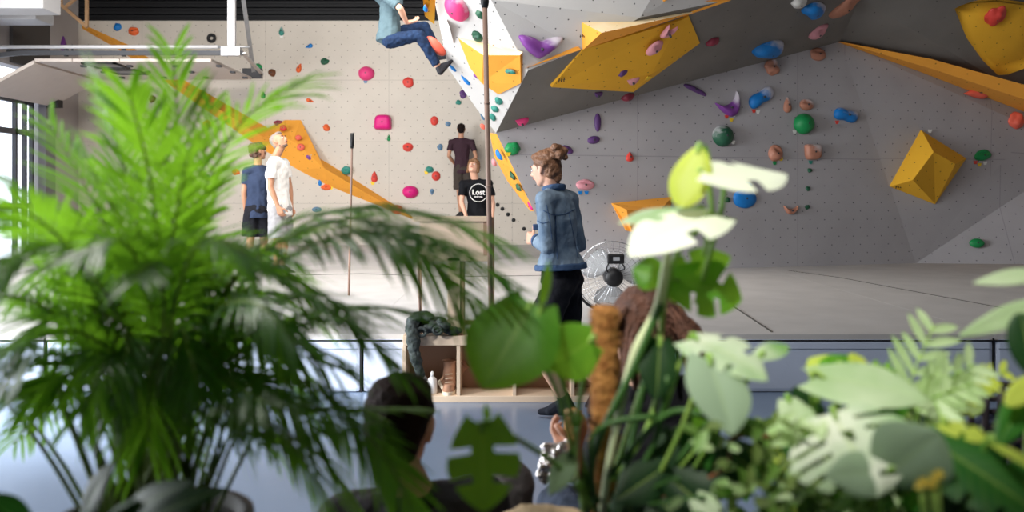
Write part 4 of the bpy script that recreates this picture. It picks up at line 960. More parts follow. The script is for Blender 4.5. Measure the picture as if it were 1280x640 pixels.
MB().box((wx(520.5), yb-.035, zt), (wx(523.5), yb-.005, wz(320)), .003).build('post', m_birchd, o)
# brushes on long poles
m_pole = mat('bamboo_pole', '917668', .5, noise_=(4, .3))
def pole(label, a, b, r, head, m=m_pole):
    o = thing('brush_pole', label, 'brush', a); d = (V(b)-V(a)).normalized()
    MB().tube([a, a+(b-a)*.5, b], r, 10).build('pole', m, o)
    MB().tube([b-d*.02, b+d*.02, b+d*head], [r*1.25, r*1.7, r*1.6], 10).build('brush_head', m_black, o)
    br = MB()
    for i in range(5): br.bar(b+d*(head*(.3+.15*i)), b+d*(head*(.3+.15*i))+V((.018, 0, 0)), .012)
    br.build('bristles', m_black, o)
    for t in (.2, .45, .7): MB().tube([a+(b-a)*t, a+(b-a)*(t+.006)], r*1.15, 10).build('node_ring', m, o)
pa = V((wx(614.5, ya-.05), ya-.05, zt)); pole('tall wooden brush pole standing on the shelf, reaching the top edge', pa, P(606, 6, ya-.05), .017, .1)
pole('short brush pole with a black head at the left end of the plywood box', P(526, 386, YS+.1)+V((0, 0, -.17)), P(522, 312, YS+.02), .008, .11)
pole('thin brush pole standing upright on the mats left of the shelf', V(((436-640)*8.6/F_, 8.6, ZM)), P(440, 183, 8.6), .011, .13)
pa = P(441, 168, 8.6)
# jacket thrown over the shelf
m_jac = cloth('jacket_grey_green', '4b5250', '272b2c', 9, .6)
o = thing('jacket', 'dark grey jacket thrown over the left end of the shelf, one sleeve hanging down', 'jacket', (wx(540), YS+.05, zt))
rnd = random.Random(5); Hh = []
for i in range(26):
    t = rnd.random(); px = 516+52*t; py = 414-rnd.uniform(0, 24)*math.sin(math.pi*min(1, t*.9+.2))
    Hh.append(ell(P(px, py, YS+rnd.uniform(-.02, .12)), (rnd.uniform(.03, .06), rnd.uniform(.03, .05), rnd.uniform(.015, .035))))
Hh.append(ell(P(540, 410, YS+.06), (.15, .08, .035)))
b = solid('body', Hh, m_jac, o, .006, 2, (.04, .03))
for q in ((527, 415, .03), (547, 413, .028)):
    mb = MB(); c = P(q[0], q[1], YS-.045); N1 = 14
    mb.tube([c+V((math.cos(2*math.pi*i/N1)*q[2], 0, math.sin(2*math.pi*i/N1)*q[2]*.9)) for i in range(N1+1)], .011, 8).build('cuff_roll', m_jac, b)
solid('sleeve', [cap(P(517, 402, YS-.01), P(515, 418, YS-.05), .05, .045), cap(P(515, 418, YS-.05), P(519, 445, YS-.05), .045, .04), cap(P(519, 445, YS-.05), P(525, 467, YS-.045), .04, .03)], m_jac, o, .006, 2, (.04, .03))
# boots, bottle and white shoe in the left cubby
zb = wz(495); m_boot = mat('tan_suede', 'a87f66', .85, noise_=(10, .2), bump=(50, .2)); m_sole = mat('boot_sole', 'd8c7b0', .7)
def boot(label, x, tilt, y):
    o = thing('boot', label, 'boot', (x, y, zb), 'tan boots in the cubby')
    M = Matrix.Translation((x, y, zb+.04*math.sin(tilt))) @ Matrix.Rotation(tilt, 4, 'Y')
    t = lambda *p: M @ V(p)
    sh_ = solid('shaft', [[t(math.cos(a)*.045, .03+math.sin(a)*.05, .21) for a in [k*.5 for k in range(13)]] + [t(math.cos(a)*.045, .02+math.sin(a)*.055, .06) for a in [k*.5 for k in range(13)]],
          [t(math.cos(a)*.046, .02+math.sin(a)*.06, .07) for a in [k*.5 for k in range(13)]] + [t(math.cos(a)*.045, -.0+math.sin(a)*.08, .02) for a in [k*.5 for k in range(13)]],
          [t(math.cos(a)*.044, -.05+math.sin(a)*.06, .02) for a in [k*.5 for k in range(13)]] + [t(math.cos(a)*.035, -.045+math.sin(a)*.05, .07) for a in [k*.5 for k in range(13)]]], m_boot, o, .006, 2, (.05, .01))
    mb = MB()
    for k in range(2):
        for i in range(24):
            pass
    mb.slab([t(math.cos(a)*.048, -.02+math.sin(a)*.10, .0) for a in [k*2*math.pi/20 for k in range(20)]], M.to_3x3() @ V((0, 0, .022))); mb.build('sole', m_sole, o)
    MB().tube([t(math.cos(a)*.047, .03+math.sin(a)*.052, .207) for a in [k*2*math.pi/16 for k in range(17)]], .006, 6).build('cuff', m_boot, o)
    la = MB()
    for k in range(4): la.tube([t(-.025, -.055+.014*k, .075+.025*k), t(.025, -.055+.014*k, .08+.025*k)], .004, 6)
    la.build('laces', mat('boot_lace', 'ceb9a2', .8), o)
boot('tan suede boot standing upright in the left cubby', wx(560), 0, YS+.12)
o2 = boot('tan suede boot lying tilted behind the upright one in the cubby', wx(551), .75, YS+.2)
o = thing('spray_bottle', 'small white bottle standing left of the tan boot', 'bottle', (wx(539), YS+.08, zb))
MB().lathe([(.03, 0), (.033, .01), (.033, .08), (.028, .10), (.012, .115)], (wx(539), YS+.08, zb)).build('bottle_body', m_white, o)
MB().lathe([(.012, .115), (.012, .14), (.006, .15)], (wx(539), YS+.08, zb)).build('cap', m_white, o)
o = thing('shoe', 'pale blue-white shoe under the hanging jacket sleeve', 'shoe', (wx(525), YS+.1, zb))
q = V((wx(525), YS+.1, zb))
solid('upper', [ell(q+V((0, -.05, .035)), (.036, .05, .025))+ell(q+V((0, .07, .05)), (.036, .04, .045)), ell(q+V((0, .06, .07)), (.036, .05, .04))], mat('shoe_white_blue', 'd7e2ee', .6), o, .006, 2)
MB().slab([q+V((math.cos(a)*.042, math.sin(a)*.115+.01, 0)) for a in [k*2*math.pi/18 for k in range(18)]], (0, 0, .018)).build('sole', m_white, o)
# ---------------------------------------------------------------- drum fan on the mat
YF_ = 7.5; c = P(766, 346, YF_); R_ = 44*YF_/F_
m_chrome = mat('chrome_wire', 'd4d6da', .25, metal=.8)
o = thing('floor_fan', 'round chrome floor fan standing on the mat behind the woman in denim', 'fan', (c.x, YF_, ZM))
def ringp(y, r, n=40): return [c+V((math.cos(2*math.pi*k/n)*r, y, math.sin(2*math.pi*k/n)*r)) for k in range(n+1)]
g = MB()
for y, r in ((-.09, .07), (-.085, .16), (-.07, .22), (-.045, .265), (0, R_), (.05, R_), (.08, .24), (.1, .12)): g.tube(ringp(y, r), .0045 if r == R_ else .0015, 6)
for k in range(32):
    a = 2*math.pi*k/32; dx, dz = math.cos(a), math.sin(a)
    for sy in (-1, 1): g.tube([c+V((dx*r, y if sy < 0 else -y+.05, dz*r)) for y, r in ((-.09, .06), (-.087, .14), (-.07, .22), (-.035, .28), (0, R_))], .0013, 5, False)
g.build('wire_guard', m_chrome, o)
m_bladeg = mat('clear_blade', 'e3e5e8', .3); 
for k in range(3):
    a0 = 2*math.pi*k/3+.4; mb = MB(); rows = []
    for i in range(9):
        r = .07+.2*i/8; w = .5+.25*math.sin(i/8*math.pi)
        rows.append([mb.bm.verts.new(c+V((math.cos(a0+w*j)*r, .02+.045*j, math.sin(a0+w*j)*r))) for j in (-1, -.5, 0, .5, 1)])
    for p, q2 in zip(rows, rows[1:]):
        for j in range(4): mb.bm.faces.new((p[j], p[j+1], q2[j+1], q2[j]))
    ex = bmesh.ops.solidify(mb.bm, geom=mb.bm.faces[:], thickness=.004)
    mb.build('blade', m_bladeg, o, True)
MB().lathe([(.02, -.12), (.06, -.115), (.078, -.09), (.08, .06), (.05, .12)], c, 28, 'y').build('motor', m_black, o)
cb = c+V((.012, -.11, .16)); bx_ = MB().box(cb-V((.07, .03, .04)), cb+V((.07, .04, .04)), .012).build('control_box', m_black, o)
MB().box(cb+V((-.025, -.033, -.012)), cb+V((.03, -.028, .018))).build('label_plate', mat('grey_label', '9a9ca2', .5), bx_)
MB().tube(bez([cb+V((-.06, -.02, -.03)), cb+V((-.08, -.03, -.08)), c+V((-.055, -.12, .05))], 8), .006, 6).build('cable', m_black, o)
MB().tube(bez([cb+V((.05, -.02, -.03)), cb+V((.07, -.03, -.08)), c+V((.04, -.12, .06))], 8), .006, 6).build('cable', m_black, o)
s = MB().tube(bez([c+V((-R_-.03, 0, .0)), c+V((-R_*.93, 0, -.16)), c+V((-.17, 0, -R_+.04)), V((c.x, YF_, ZM+.015)), c+V((.17, 0, -R_+.04)), c+V((R_*.93, 0, -.16)), c+V((R_+.03, 0, 0))], 30), .012, 8); s.build('stand_hoop', m_black, o)
for sx in (-1, 1): MB().tube([V((c.x+sx*.12, YF_-.22, ZM+.013)), V((c.x+sx*.12, YF_+.22, ZM+.013))], .012, 8).build('stand_foot', m_black, o)
MB().tube([V((c.x-.12, YF_, ZM+.013)), V((c.x+.12, YF_, ZM+.013))], .012, 8).build('stand_bar', m_black, o)
# ---------------------------------------------------------------- food, beanbags
hp = HAND_L
o = thing('sandwich', 'baguette sandwich held up by the person with dreadlocks', 'sandwich', P(722, 548, 2.62))
a, b = P(729, 562, 2.62), P(716, 520, 2.60)
solid('bread', [ell(a, .032)+ell(a.lerp(b, .8), .036), ell(a.lerp(b, .5), .036)+ell(b, .026)], mat('bread_crust', 'c98a4b', .6, noise_=(14, .35), col2='8a4f22', bump=(40, .3)), o, .005, 2, (.03, .012))
solid('filling', [ell(b+V((-.01, -.01, .012)), (.022, .02, .012))+ell(b+V((.02, -.01, .012)), .01)], mat('filling', 'e0b080', .6, noise_=(20, .3)), o, .005, 1, (.02, .01))
m_foil = mat('foil', 'dcd5d2', .22, metal=.75, bump=(30, 1.0))
o = thing('foil_wrap', 'crumpled silver foil in front of the sandwich, above a denim knee', 'foil', P(694, 575, 2.6))
rnd = random.Random(3); Hh = [ell(P(rnd.uniform(680, 716), rnd.uniform(560, 597), 2.6+rnd.uniform(-.02, .03)), (rnd.uniform(.012, .03), .012, rnd.uniform(.012, .03))) for _ in range(26)] + [ell(P(690, 575, 2.6), (.04, .02, .05)), ell(P(708, 590, 2.6), (.04, .02, .02))]
solid('sheet', Hh, m_foil, o, .004, 1, (.018, .022))
solid('folded_edge', [ell(P(682+3*i, 556+(i % 2)*5, 2.595), (.012, .006, .008)) for i in range(8)], m_foil, o, .004, 0, (.012, .01))
def beanbag(label, c, r, h, m, seam=True):
    o = thing('beanbag', label, 'beanbag', (c[0], c[1], 0)); c = V((c[0], c[1], 0))
    solid('cover', [ell(c+V((0, 0, h*.38)), (r, r, h*.38))+ell(c+V((0, -r*.3, h*.78)), (r*.6, r*.45, h*.2))], m, o, .016, 4, (.18, .06))
    mb = MB().tube([c+V((0, r*1.005*math.cos(t)-r*.05, h*.38+h*.36*math.sin(t))) for t in [k*.2 for k in range(-6, 7)]], .006, 6); mb.build('seam', m_darkgrey, o)
mb_ = cloth('beige_canvas', 'c3aa8a', None, 6, .5)
mgr = cloth('charcoal_canvas', '34343a', None, 6, .5)
beanbag('dark beanbag under the seated man', (-.2, 2.05), .36, .17, mgr)
o = thing('beanbag', 'tall beige canvas beanbag between the seated man and the person with dreadlocks', 'beanbag', (.06, 1.88, 0))
solid('cover', [ell(V((.06, 1.88, .25)), (.19, .15, .25)), ell(V((.02, 1.88, .56)), (.11, .09, .17))+ell(V((.14, 1.88, .52)), (.10, .09, .19)), ell(V((-.03, 1.88, .58)), (.07, .07, .08))], mb_, o, .01, 4, (.14, .05))
MB().tube(bez([V((-.10, 1.86, .40)), V((-.05, 1.82, .6)), V((.05, 1.82, .70)), V((.18, 1.83, .66)), V((.25, 1.87, .4))], 14), .005, 6).build('piping', mb_, o)
o = thing('stool', 'low dark stool under the person with dreadlocks', 'stool', (.36, 2.3, 0))
MB().box((.16, 2.1, .28), (.56, 2.5, .33), .02).build('seat', m_darkgrey, o)
for x in (.19, .53):
    for y in (2.13, 2.47): MB().bar(V((x, y, 0)), V((x, y, .285)), .035).build('leg', m_black, o)
# dark woven armchair cut by the right edge
o = thing('armchair', 'dark woven armchair behind the plants at the right edge', 'armchair', P(1270, 560, 2.5))
Yc = 2.5; m_rat = mat('dark_rattan', '2c2529', .6, noise_=(20, .3)); m_pad = cloth('navy_pad', '222736')
xa, xb = wx(1186, Yc), wx(1186, Yc)+.62
mb = MB()
for k in range(17): mb.tube(bez([V((xa+.62*k/16, Yc-.02*math.sin(k*1.57), .32)), V((xa+.62*k/16, Yc-.03, .6)), V((xa+.62*k/16, Yc-.06, .86))], 8), .009, 6)
for k in range(14): mb.tube([V((xa+.62*i/12, Yc-.03-.0*k+(.012 if (i+k) % 2 else -.012), .34+.04*k)) for i in range(13)], .008, 6)
mb.build('woven_back', m_rat, o)
MB().box((xa, Yc, .30), (xb, Yc+.6, .36), .02).build('seat', m_rat, o)
MB().box((xa+.04, Yc+.03, .36), (xb-.04, Yc+.56, .46), .04).build('seat_cushion', m_pad, o)
solid('back_cushion', [ell(V((xa+.2, Yc+.1, .64)), (.1, .06, .13))+ell(V((xb-.2, Yc+.1, .64)), (.1, .06, .13))], m_pad, o, .01, 3, (.1, .03))
for x in (xa+.03, xb-.03):
    MB().tube(bez([V((x, Yc-.05, .84)), V((x, Yc+.2, .66)), V((x, Yc+.56, .58)), V((x, Yc+.58, .3))], 12), .02, 8).build('armrest', m_rat, o)
    for y in (Yc+.02, Yc+.57): MB().bar(V((x, y, 0)), V((x, y, .31)), .035).build('leg', m_black, o)
# ---------------------------------------------------------------- plants in front of the camera
def leafmat(name, col, col2=None, vs=3., va=.0, tr=.35, tcol='93c832', rough=.45, vein=.25, vein_col='b9d36a'):
    """leaf: two-tone variegation by noise, pale midrib and side veins drawn in the leaf's own UV, light passing through"""
    m = mat(name, col, rough, noise_=(vs, .2), col2=col2, coord='Object', trans=tr, tcol=tcol, spec=.28)
    nt = m.node_tree; N = nt.nodes; L = nt.links; b = N['Principled BSDF']; src = b.inputs['Base Color'].links[0].from_socket
    uv = N.new('ShaderNodeTexCoord').outputs['UV']; s = N.new('ShaderNodeSeparateXYZ'); L.new(uv, s.inputs[0])
    ab = N.new('ShaderNodeMath'); ab.operation = 'ABSOLUTE'; L.new(s.outputs[0], ab.inputs[0])
    mr = N.new('ShaderNodeMath'); mr.operation = 'LESS_THAN'; mr.inputs[1].default_value = .045; L.new(ab.outputs[0], mr.inputs[0])
    k = N.new('ShaderNodeMath'); k.operation = 'MULTIPLY_ADD'; k.inputs[1].default_value = -.22; L.new(ab.outputs[0], k.inputs[0]); L.new(s.outputs[1], k.inputs[2])
    w = N.new('ShaderNodeMath'); w.operation = 'MULTIPLY'; w.inputs[1].default_value = 9; L.new(k.outputs[0], w.inputs[0])
    fr = N.new('ShaderNodeMath'); fr.operation = 'FRACT'; L.new(w.outputs[0], fr.inputs[0])
    lt = N.new('ShaderNodeMath'); lt.operation = 'LESS_THAN'; lt.inputs[1].default_value = .09; L.new(fr.outputs[0], lt.inputs[0])
    h = N.new('ShaderNodeMath'); h.operation = 'MULTIPLY'; h.inputs[1].default_value = .5; L.new(lt.outputs[0], h.inputs[0])
    mxx = N.new('ShaderNodeMath'); mxx.operation = 'MAXIMUM'; L.new(mr.outputs[0], mxx.inputs[0]); L.new(h.outputs[0], mxx.inputs[1])
    v = N.new('ShaderNodeMath'); v.operation = 'MULTIPLY'; v.inputs[1].default_value = vein; L.new(mxx.outputs[0], v.inputs[0])
    mx = N.new('ShaderNodeMix'); mx.data_type = 'RGBA'; L.new(v.outputs[0], mx.inputs[0]); L.new(src, mx.inputs[6]); mx.inputs[7].default_value = lin(vein_col)
    L.new(mx.outputs[2], b.inputs['Base Color'])
    return m
m_pal = mat('palm_leaf', '1f4a17', .42, noise_=(6, .25), col2='35661f', trans=.36, tcol='98d832', spec=.4)
m_palst = mat('palm_stem', '55772a', .5, noise_=(8, .25), col2='8c9a3c')
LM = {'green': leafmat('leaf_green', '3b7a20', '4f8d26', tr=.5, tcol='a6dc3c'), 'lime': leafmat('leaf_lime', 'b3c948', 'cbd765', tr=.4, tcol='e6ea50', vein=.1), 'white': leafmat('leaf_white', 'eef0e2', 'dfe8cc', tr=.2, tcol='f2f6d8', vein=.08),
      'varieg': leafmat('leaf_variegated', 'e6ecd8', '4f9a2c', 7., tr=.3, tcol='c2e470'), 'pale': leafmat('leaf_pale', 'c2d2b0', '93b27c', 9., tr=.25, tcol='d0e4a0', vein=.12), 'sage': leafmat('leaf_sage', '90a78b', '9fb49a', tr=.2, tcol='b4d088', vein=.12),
      'dark': leafmat('leaf_dark_shaded', '0d2a14', '133819', tr=.15, tcol='3a7a28', rough=.55), 'deep': leafmat('leaf_deep_green', '22581d', '2b6523', tr=.3, tcol='6cb82c')}  # dark: albedo lowered to carry the shade between crowded leaves
m_stem = mat('petiole', '7fae45', .45, noise_=(9, .3), col2='a3bf5e'); m_stemd = mat('petiole_dark', '3c6428', .5, noise_=(9, .3)); m_stemp = mat('petiole_pale', 'd6dfae', .45, noise_=(9, .2))
m_soil = mat('potting_soil', '1c1511', .95, noise_=(20, .5), bump=(60, .8)); m_pot = mat('dark_pot', '17171a', .5); m_terr = mat('pot_terracotta', '6b3f2c', .7, noise_=(8, .2))
rnd = random.Random(21)
def leaf(name, base, tip, width, m, parent, nrm=None, roll=0., fold=.25, droop=.15, kind='heart', lobes=0, slit=.35, sweep=.25, petiole=None, prad=.005, pm=None, label=None, nt_=28, gap=2):
    """one leaf blade from base to tip; nrm is roughly where its upper face looks"""
    d = tip-base; L = d.length; d.normalize()
    n = V(nrm) if nrm is not None else V((0, -1, .25)); n = (n-d*n.dot(d)).normalized()
    n = Matrix.Rotation(math.radians(roll), 3, d) @ n; s = d.cross(n)
    bm = bmesh.new(); uv = bm.loops.layers.uv.verify(); NU = 6; rows = {}
    cells = lobes*9 if lobes else nt_
    def wprof(t):
        if kind == 'heart': return (max(0, math.sin(math.pi*min(1, (t+.10)/1.10)))**.75)*(1-.30*t)*1.22
        if kind == 'lance': return math.sin(math.pi*min(1, t*.96+.03))**.8*(1-.25*t)
        if kind == 'oval': return math.sin(math.pi*min(1, t*.97+.02))**.55
        return 1
    def pt(side, i, j):
        t = i/cells; u = j/NU
        w = wprof(t)*width/2
        if lobes:
            k = i % 9; w *= .97+.03*math.sin(math.pi*min(1, (k+.3)/8))
        x = w*u; y = t*L + sweep*w*u*(1-t*.6) - (.16*L*u*u*(1-t)**3 if kind == 'heart' else 0)
        z = fold*x*(1-.5*u) - droop*L*(t*t) - .18*w*u*u + .012*math.sin(9*t+3*u*side)*width*u
        return base + d*(y*(1-.12*droop*t)) + s*(x*side) + n*z
    for side in (-1, 1):
        g = {}
        for i in range(cells+1):
            for j in range(NU+1): g[i, j] = bm.verts.new(pt(side, i, j))
        for i in range(cells):
            for j in range(NU):
                if lobes and i % 9 >= 9-gap and j/NU >= slit and i < cells-9: continue
                q = [(i, j), (i+1, j), (i+1, j+1), (i, j+1)]
                f = bm.faces.new([g[a] for a in q]); f.smooth = True
                for l, a in zip(f.loops, q): l[uv].uv = (side*a[1]/NU, a[0]/cells)
    bmesh.ops.remove_doubles(bm, verts=bm.verts, dist=1e-5)
    bmesh.ops.delete(bm, geom=[v for v in bm.verts if not v.link_faces], context='VERTS')
    bmesh.ops.recalc_face_normals(bm, faces=bm.faces)
    me = bpy.data.meshes.new(name); bm.to_mesh(me); bm.free()
    o = link(name, me, m, parent, True)
    if label: o['label'] = label
    if petiole:
        MB().tube(bez(petiole+[base, base+d*L*.12], 16), [prad]*12+[prad*.8]*4, 8).build('petiole', pm or m_stem, o)
    return o
def pot(parent, c, r, h, m, soil=True):
    MB().lathe([(r*.72, 0), (r*.76, .01), (r*.98, h-.03), (r*1.05, h-.03), (r*1.05, h), (r*.93, h), (r*.9, h-.02)], c, 28).build('pot', m, parent)
    if soil:
        mb = MB().lathe([(r*.5, h-.06), (r*.91, h-.035), (r*.6, h-.015), (r*.05, h-.005)], c, 24); mb.build('soil', m_soil, parent)
# bench carrying the pots
ZB = .50
o = thing('plant_bench', 'long dark wooden bench carrying the potted plants, below the frame', 'bench', (0, 1.5, 0))
MB().box((-1.45, 1.12, ZB-.05), (1.5, 1.72, ZB), .008).build('bench_top', mat('dark_wood', '2b211b', .6, noise_=(6, .3)), o)
for x in (-1.38, 0, 1.43):
    for y in (1.18, 1.66): MB().box((x-.03, y-.03, 0), (x+.03, y+.03, ZB-.05), .004).build('leg', MATS['dark_wood'], o)
# --- palm
PY = 1.5; pc = V(((190-640)*PY/F_, PY, ZB))
palm = thing('potted_palm', 'big bushy palm with arching feathery fronds filling the left of the photo', 'palm', pc)
pot(palm, pc, .16, .34, m_pot)
PB = V((pc.x, PY, ZB+.32))
def frond(pts, ll, nl, w=.010, start=.35, spread=.85, drp=.25, tw=0., rad=.0042):
    """rachis through pts; nl pairs of narrow pointed leaflets of length ll"""
    c = bez(pts, 40); mb = MB(); mb.mi = 1
    mb.tube(c, [rad*(1-.75*i/39) for i in range(40)], 6); mb.mi = 0
    bm = mb.bm
    tot = len(c)-1
    for i in range(nl):
        t = start+(1-start)*(i+.3)/nl; k = t*tot; a = int(min(k, tot-1)); p = c[a].lerp(c[a+1], k-a); tg = (c[min(a+2, tot)]-c[max(a-1, 0)]).normalized()
        sd = tg.cross(V((0, 0, 1)));
        if sd.length < .25: sd = tg.cross(V((0, 1, 0)))
        sd.normalize(); sd = Matrix.Rotation(tw, 3, tg) @ sd
        q = (t-start)/(1-start); L = ll*(.55+.9*math.sin(math.pi*(.15+.75*q)))*.75
        for s in (-1, 1):
            ang = spread*(1-.55*q)+rnd.uniform(-.1, .1)
            d = (tg*math.cos(ang)+sd*s*math.sin(ang)+V((0, 0, rnd.uniform(-.05, .12)))).normalized()
            ww = w*rnd.uniform(.8, 1.15); g = drp*rnd.uniform(.6, 1.4); LL = L*rnd.uniform(.85, 1.1)
            nrm = d.cross(sd); nrm = nrm.normalized() if nrm.length > .1 else V((0, 0, 1))
            wd = d.cross(nrm).normalized()
            prev = None
            for j in range(7):
                v = j/6; e = p + d*LL*v + V((0, 0, -1))*(g*LL*v*v); h = ww/2*(math.sin(math.pi*min(1, .12+.88*v))**.6 if v < .97 else .05)
                row = [bm.verts.new(e-wd*h), bm.verts.new(e-nrm*h*.35), bm.verts.new(e+wd*h)]
                if prev:
                    for x in (0, 1):
                        f = bm.faces.new((prev[x], row[x], row[x+1], prev[x+1])); f.material_index = 0; f.smooth = True
                prev = row
    mb.build('frond', [m_pal, m_palst], palm, norm=False)
def fp(*a): return [PB + V((rnd.uniform(-.05, .05), rnd.uniform(-.05, .05), 0))] + [P(*q) for q in a]
# (x, y, distance) of bends of each frond
FR = [  # upright ones into the bright crown
    (((205, 420, 1.5), (225, 230, 1.5), (215, 60, 1.55)), .22, 24), (((190, 420, 1.45), (165, 250, 1.4), (120, 95, 1.35)), .22, 24), (((200, 400, 1.42), (190, 240, 1.35), (160, 110, 1.25)), .20, 24),
    (((215, 430, 1.55), (245, 270, 1.6), (265, 130, 1.6)), .17, 22), (((180, 430, 1.5), (130, 280, 1.5), (60, 150, 1.55)), .20, 22), (((170, 440, 1.5), (100, 310, 1.45), (10, 220, 1.4)), .20, 24),
    (((200, 430, 1.45), (215, 300, 1.35), (240, 170, 1.2)), .18, 22), (((190, 440, 1.6), (165, 300, 1.7), (150, 180, 1.8)), .20, 22),
    (((185, 430, 1.5), (160, 300, 1.45), (105, 195, 1.4)), .20, 24), (((200, 420, 1.5), (215, 290, 1.5), (195, 150, 1.5)), .20, 24), (((190, 420, 1.55), (140, 330, 1.6), (70, 260, 1.6)), .2, 24),
    # the tall one arching right
    (((215, 420, 1.55), (245, 270, 1.55), (300, 155, 1.5), (385, 98, 1.45)), .20, 26),
   
    # long arches to the right
    (((235, 450, 1.5), (310, 330, 1.45), (430, 275, 1.4), (540, 300, 1.35), (630, 350, 1.32)), .20, 34), (((240, 460, 1.45), (320, 350, 1.4), (420, 295, 1.35), (500, 300, 1.3), (560, 350, 1.3)), .17, 30),
    (((240, 480, 1.5), (330, 410, 1.5), (440, 385, 1.5), (560, 395, 1.5)), .17, 28), (((235, 470, 1.6), (320, 330, 1.65), (400, 270, 1.7), (470, 255, 1.7)), .18, 28),
    (((240, 500, 1.45), (330, 470, 1.4), (420, 500, 1.35), (480, 590, 1.3)), .17, 26), (((235, 510, 1.5), (310, 500, 1.5), (400, 510, 1.5), (520, 510, 1.5)), .15, 24),
    (((230, 480, 1.5), (300, 400, 1.4), (380, 370, 1.35), (450, 420, 1.3)), .17, 26), (((230, 520, 1.45), (300, 540, 1.4), (390, 560, 1.4), (450, 640, 1.4)), .15, 20),
    (((235, 455, 1.5), (320, 320, 1.5), (430, 285, 1.45), (530, 320, 1.4), (610, 400, 1.38)), .21, 34), (((240, 470, 1.55), (330, 300, 1.55), (440, 262, 1.55), (540, 270, 1.55), (640, 310, 1.5)), .17, 34),
    (((240, 490, 1.4), (340, 420, 1.35), (430, 400, 1.3), (500, 460, 1.25)), .18, 28), (((240, 510, 1.4), (330, 500, 1.3), (420, 520, 1.25), (480, 570, 1.2), (520, 650, 1.15)), .14, 26), (((235, 520, 1.4), (310, 520, 1.35), (370, 560, 1.3), (420, 650, 1.28)), .15, 22),
    # left side arches
    (((150, 460, 1.5), (90, 350, 1.45), (20, 290, 1.4), (-60, 290, 1.4)), .20, 28), (((150, 480, 1.45), (80, 400, 1.4), (10, 370, 1.35), (-60, 400, 1.3)), .18, 26), (((140, 500, 1.5), (70, 440, 1.5), (-10, 440, 1.5), (-80, 500, 1.5)), .18, 24),
    (((150, 440, 1.4), (100, 330, 1.3), (40, 270, 1.2), (-20, 260, 1.15)), .17, 26), (((140, 520, 1.5), (80, 490, 1.45), (20, 500, 1.4), (-50, 560, 1.4)), .15, 20),
    # middle, dense and darker
    (((170, 460, 1.4), (120, 350, 1.3), (60, 310, 1.25), (0, 340, 1.2)), .17, 26), (((210, 450, 1.38), (230, 340, 1.25), (260, 300, 1.15), (310, 320, 1.1)), .16, 26), (((195, 450, 1.4), (180, 350, 1.3), (150, 300, 1.2), (100, 320, 1.12)), .16, 26),
    (((215, 460, 1.55), (260, 360, 1.6), (310, 310, 1.65), (370, 330, 1.7)), .17, 26), (((180, 450, 1.6), (140, 350, 1.65), (90, 320, 1.7), (30, 350, 1.75)), .17, 26), (((220, 460, 1.42), (270, 390, 1.38), (320, 380, 1.3), (370, 430, 1.25)), .15, 22),
    (((200, 470, 1.38), (205, 380, 1.3), (190, 330, 1.2), (170, 350, 1.1)), .15, 22), (((165, 480, 1.42), (110, 420, 1.35), (60, 420, 1.3), (20, 470, 1.25)), .15, 22)]
for q, ll, nl in FR: frond(fp(*q), ll*.62, nl, w=rnd.uniform(.0065, .0085), drp=rnd.uniform(.1, .4), tw=rnd.uniform(-.4, .4))
for i in range(34):
    x = rnd.uniform(-20, 420); y = rnd.uniform(330, 560); Yd = rnd.uniform(1.25, 1.75); mx_ = 190+(x-190)*.55; my = min(y-rnd.uniform(10, 90), 470)
    frond([PB+V((rnd.uniform(-.06, .06), rnd.uniform(-.06, .06), 0)), P(190+(x-190)*.25, 470, 1.5), P(mx_, my, (1.5+Yd)/2), P(x, y, Yd)], rnd.uniform(.10, .14), 22, w=rnd.uniform(.006, .008), drp=rnd.uniform(.2, .5), tw=rnd.uniform(-.6, .6))
st = MB()
for i in range(46):
    a = rnd.uniform(0, 6.3); r = rnd.uniform(.01, .09); p = PB+V((math.cos(a)*r, math.sin(a)*r, -.02)); q = p+V((math.cos(a)*r*1.8+rnd.uniform(-.05, .05), math.sin(a)*r*1.2, rnd.uniform(.18, .36)))
    st.tube(bez([p, p.lerp(q, .5)+V((0, 0, .02)), q], 8), [.004, .0042, .004, .004, .0035, .003, .003, .002], 6)
st.build('stem_cluster', m_palst, palm)
# broad dark leaves hanging over the palm pot
def pot_leaves(parent, specs, m):
    for b, t, w, ro in specs: leaf('leaf', P(*b), P(*t), w, m, parent, (0, -.5, 1), ro, .2, .3, 'lance')
pl = thing('peace_lily', 'low dark broad-leaved plant at the foot of the palm', 'plant', pc+V((.0, -.17, 0)))
q = pc+V((0, -.26, 0)); pot(pl, q, .085, .26, m_pot)
cb = q+V((0, 0, .25))
for (t, w, ro) in (((-10, 602, 1.18), .075, 10), ((48, 655, 1.1), .06, 40), ((110, 580, 1.2), .06, 0), ((300, 640, 1.15), .08, -20), ((250, 590, 1.2), .06, 10), ((190, 585, 1.1), .06, 30), ((330, 610, 1.25), .05, -30), ((140, 600, 1.15), .06, -10), ((220, 630, 1.1), .07, 20), ((85, 620, 1.15), .06, 20)):
    tp = P(*t); b = cb.lerp(tp, .45)+V((0, 0, .05))
    leaf('leaf', b, tp, w, LM['dark'], pl, (0, -.4, 1), ro, .2, .35, 'lance', petiole=[cb, cb.lerp(b, .5)+V((0, 0, .03))], prad=.003, pm=m_stemd)
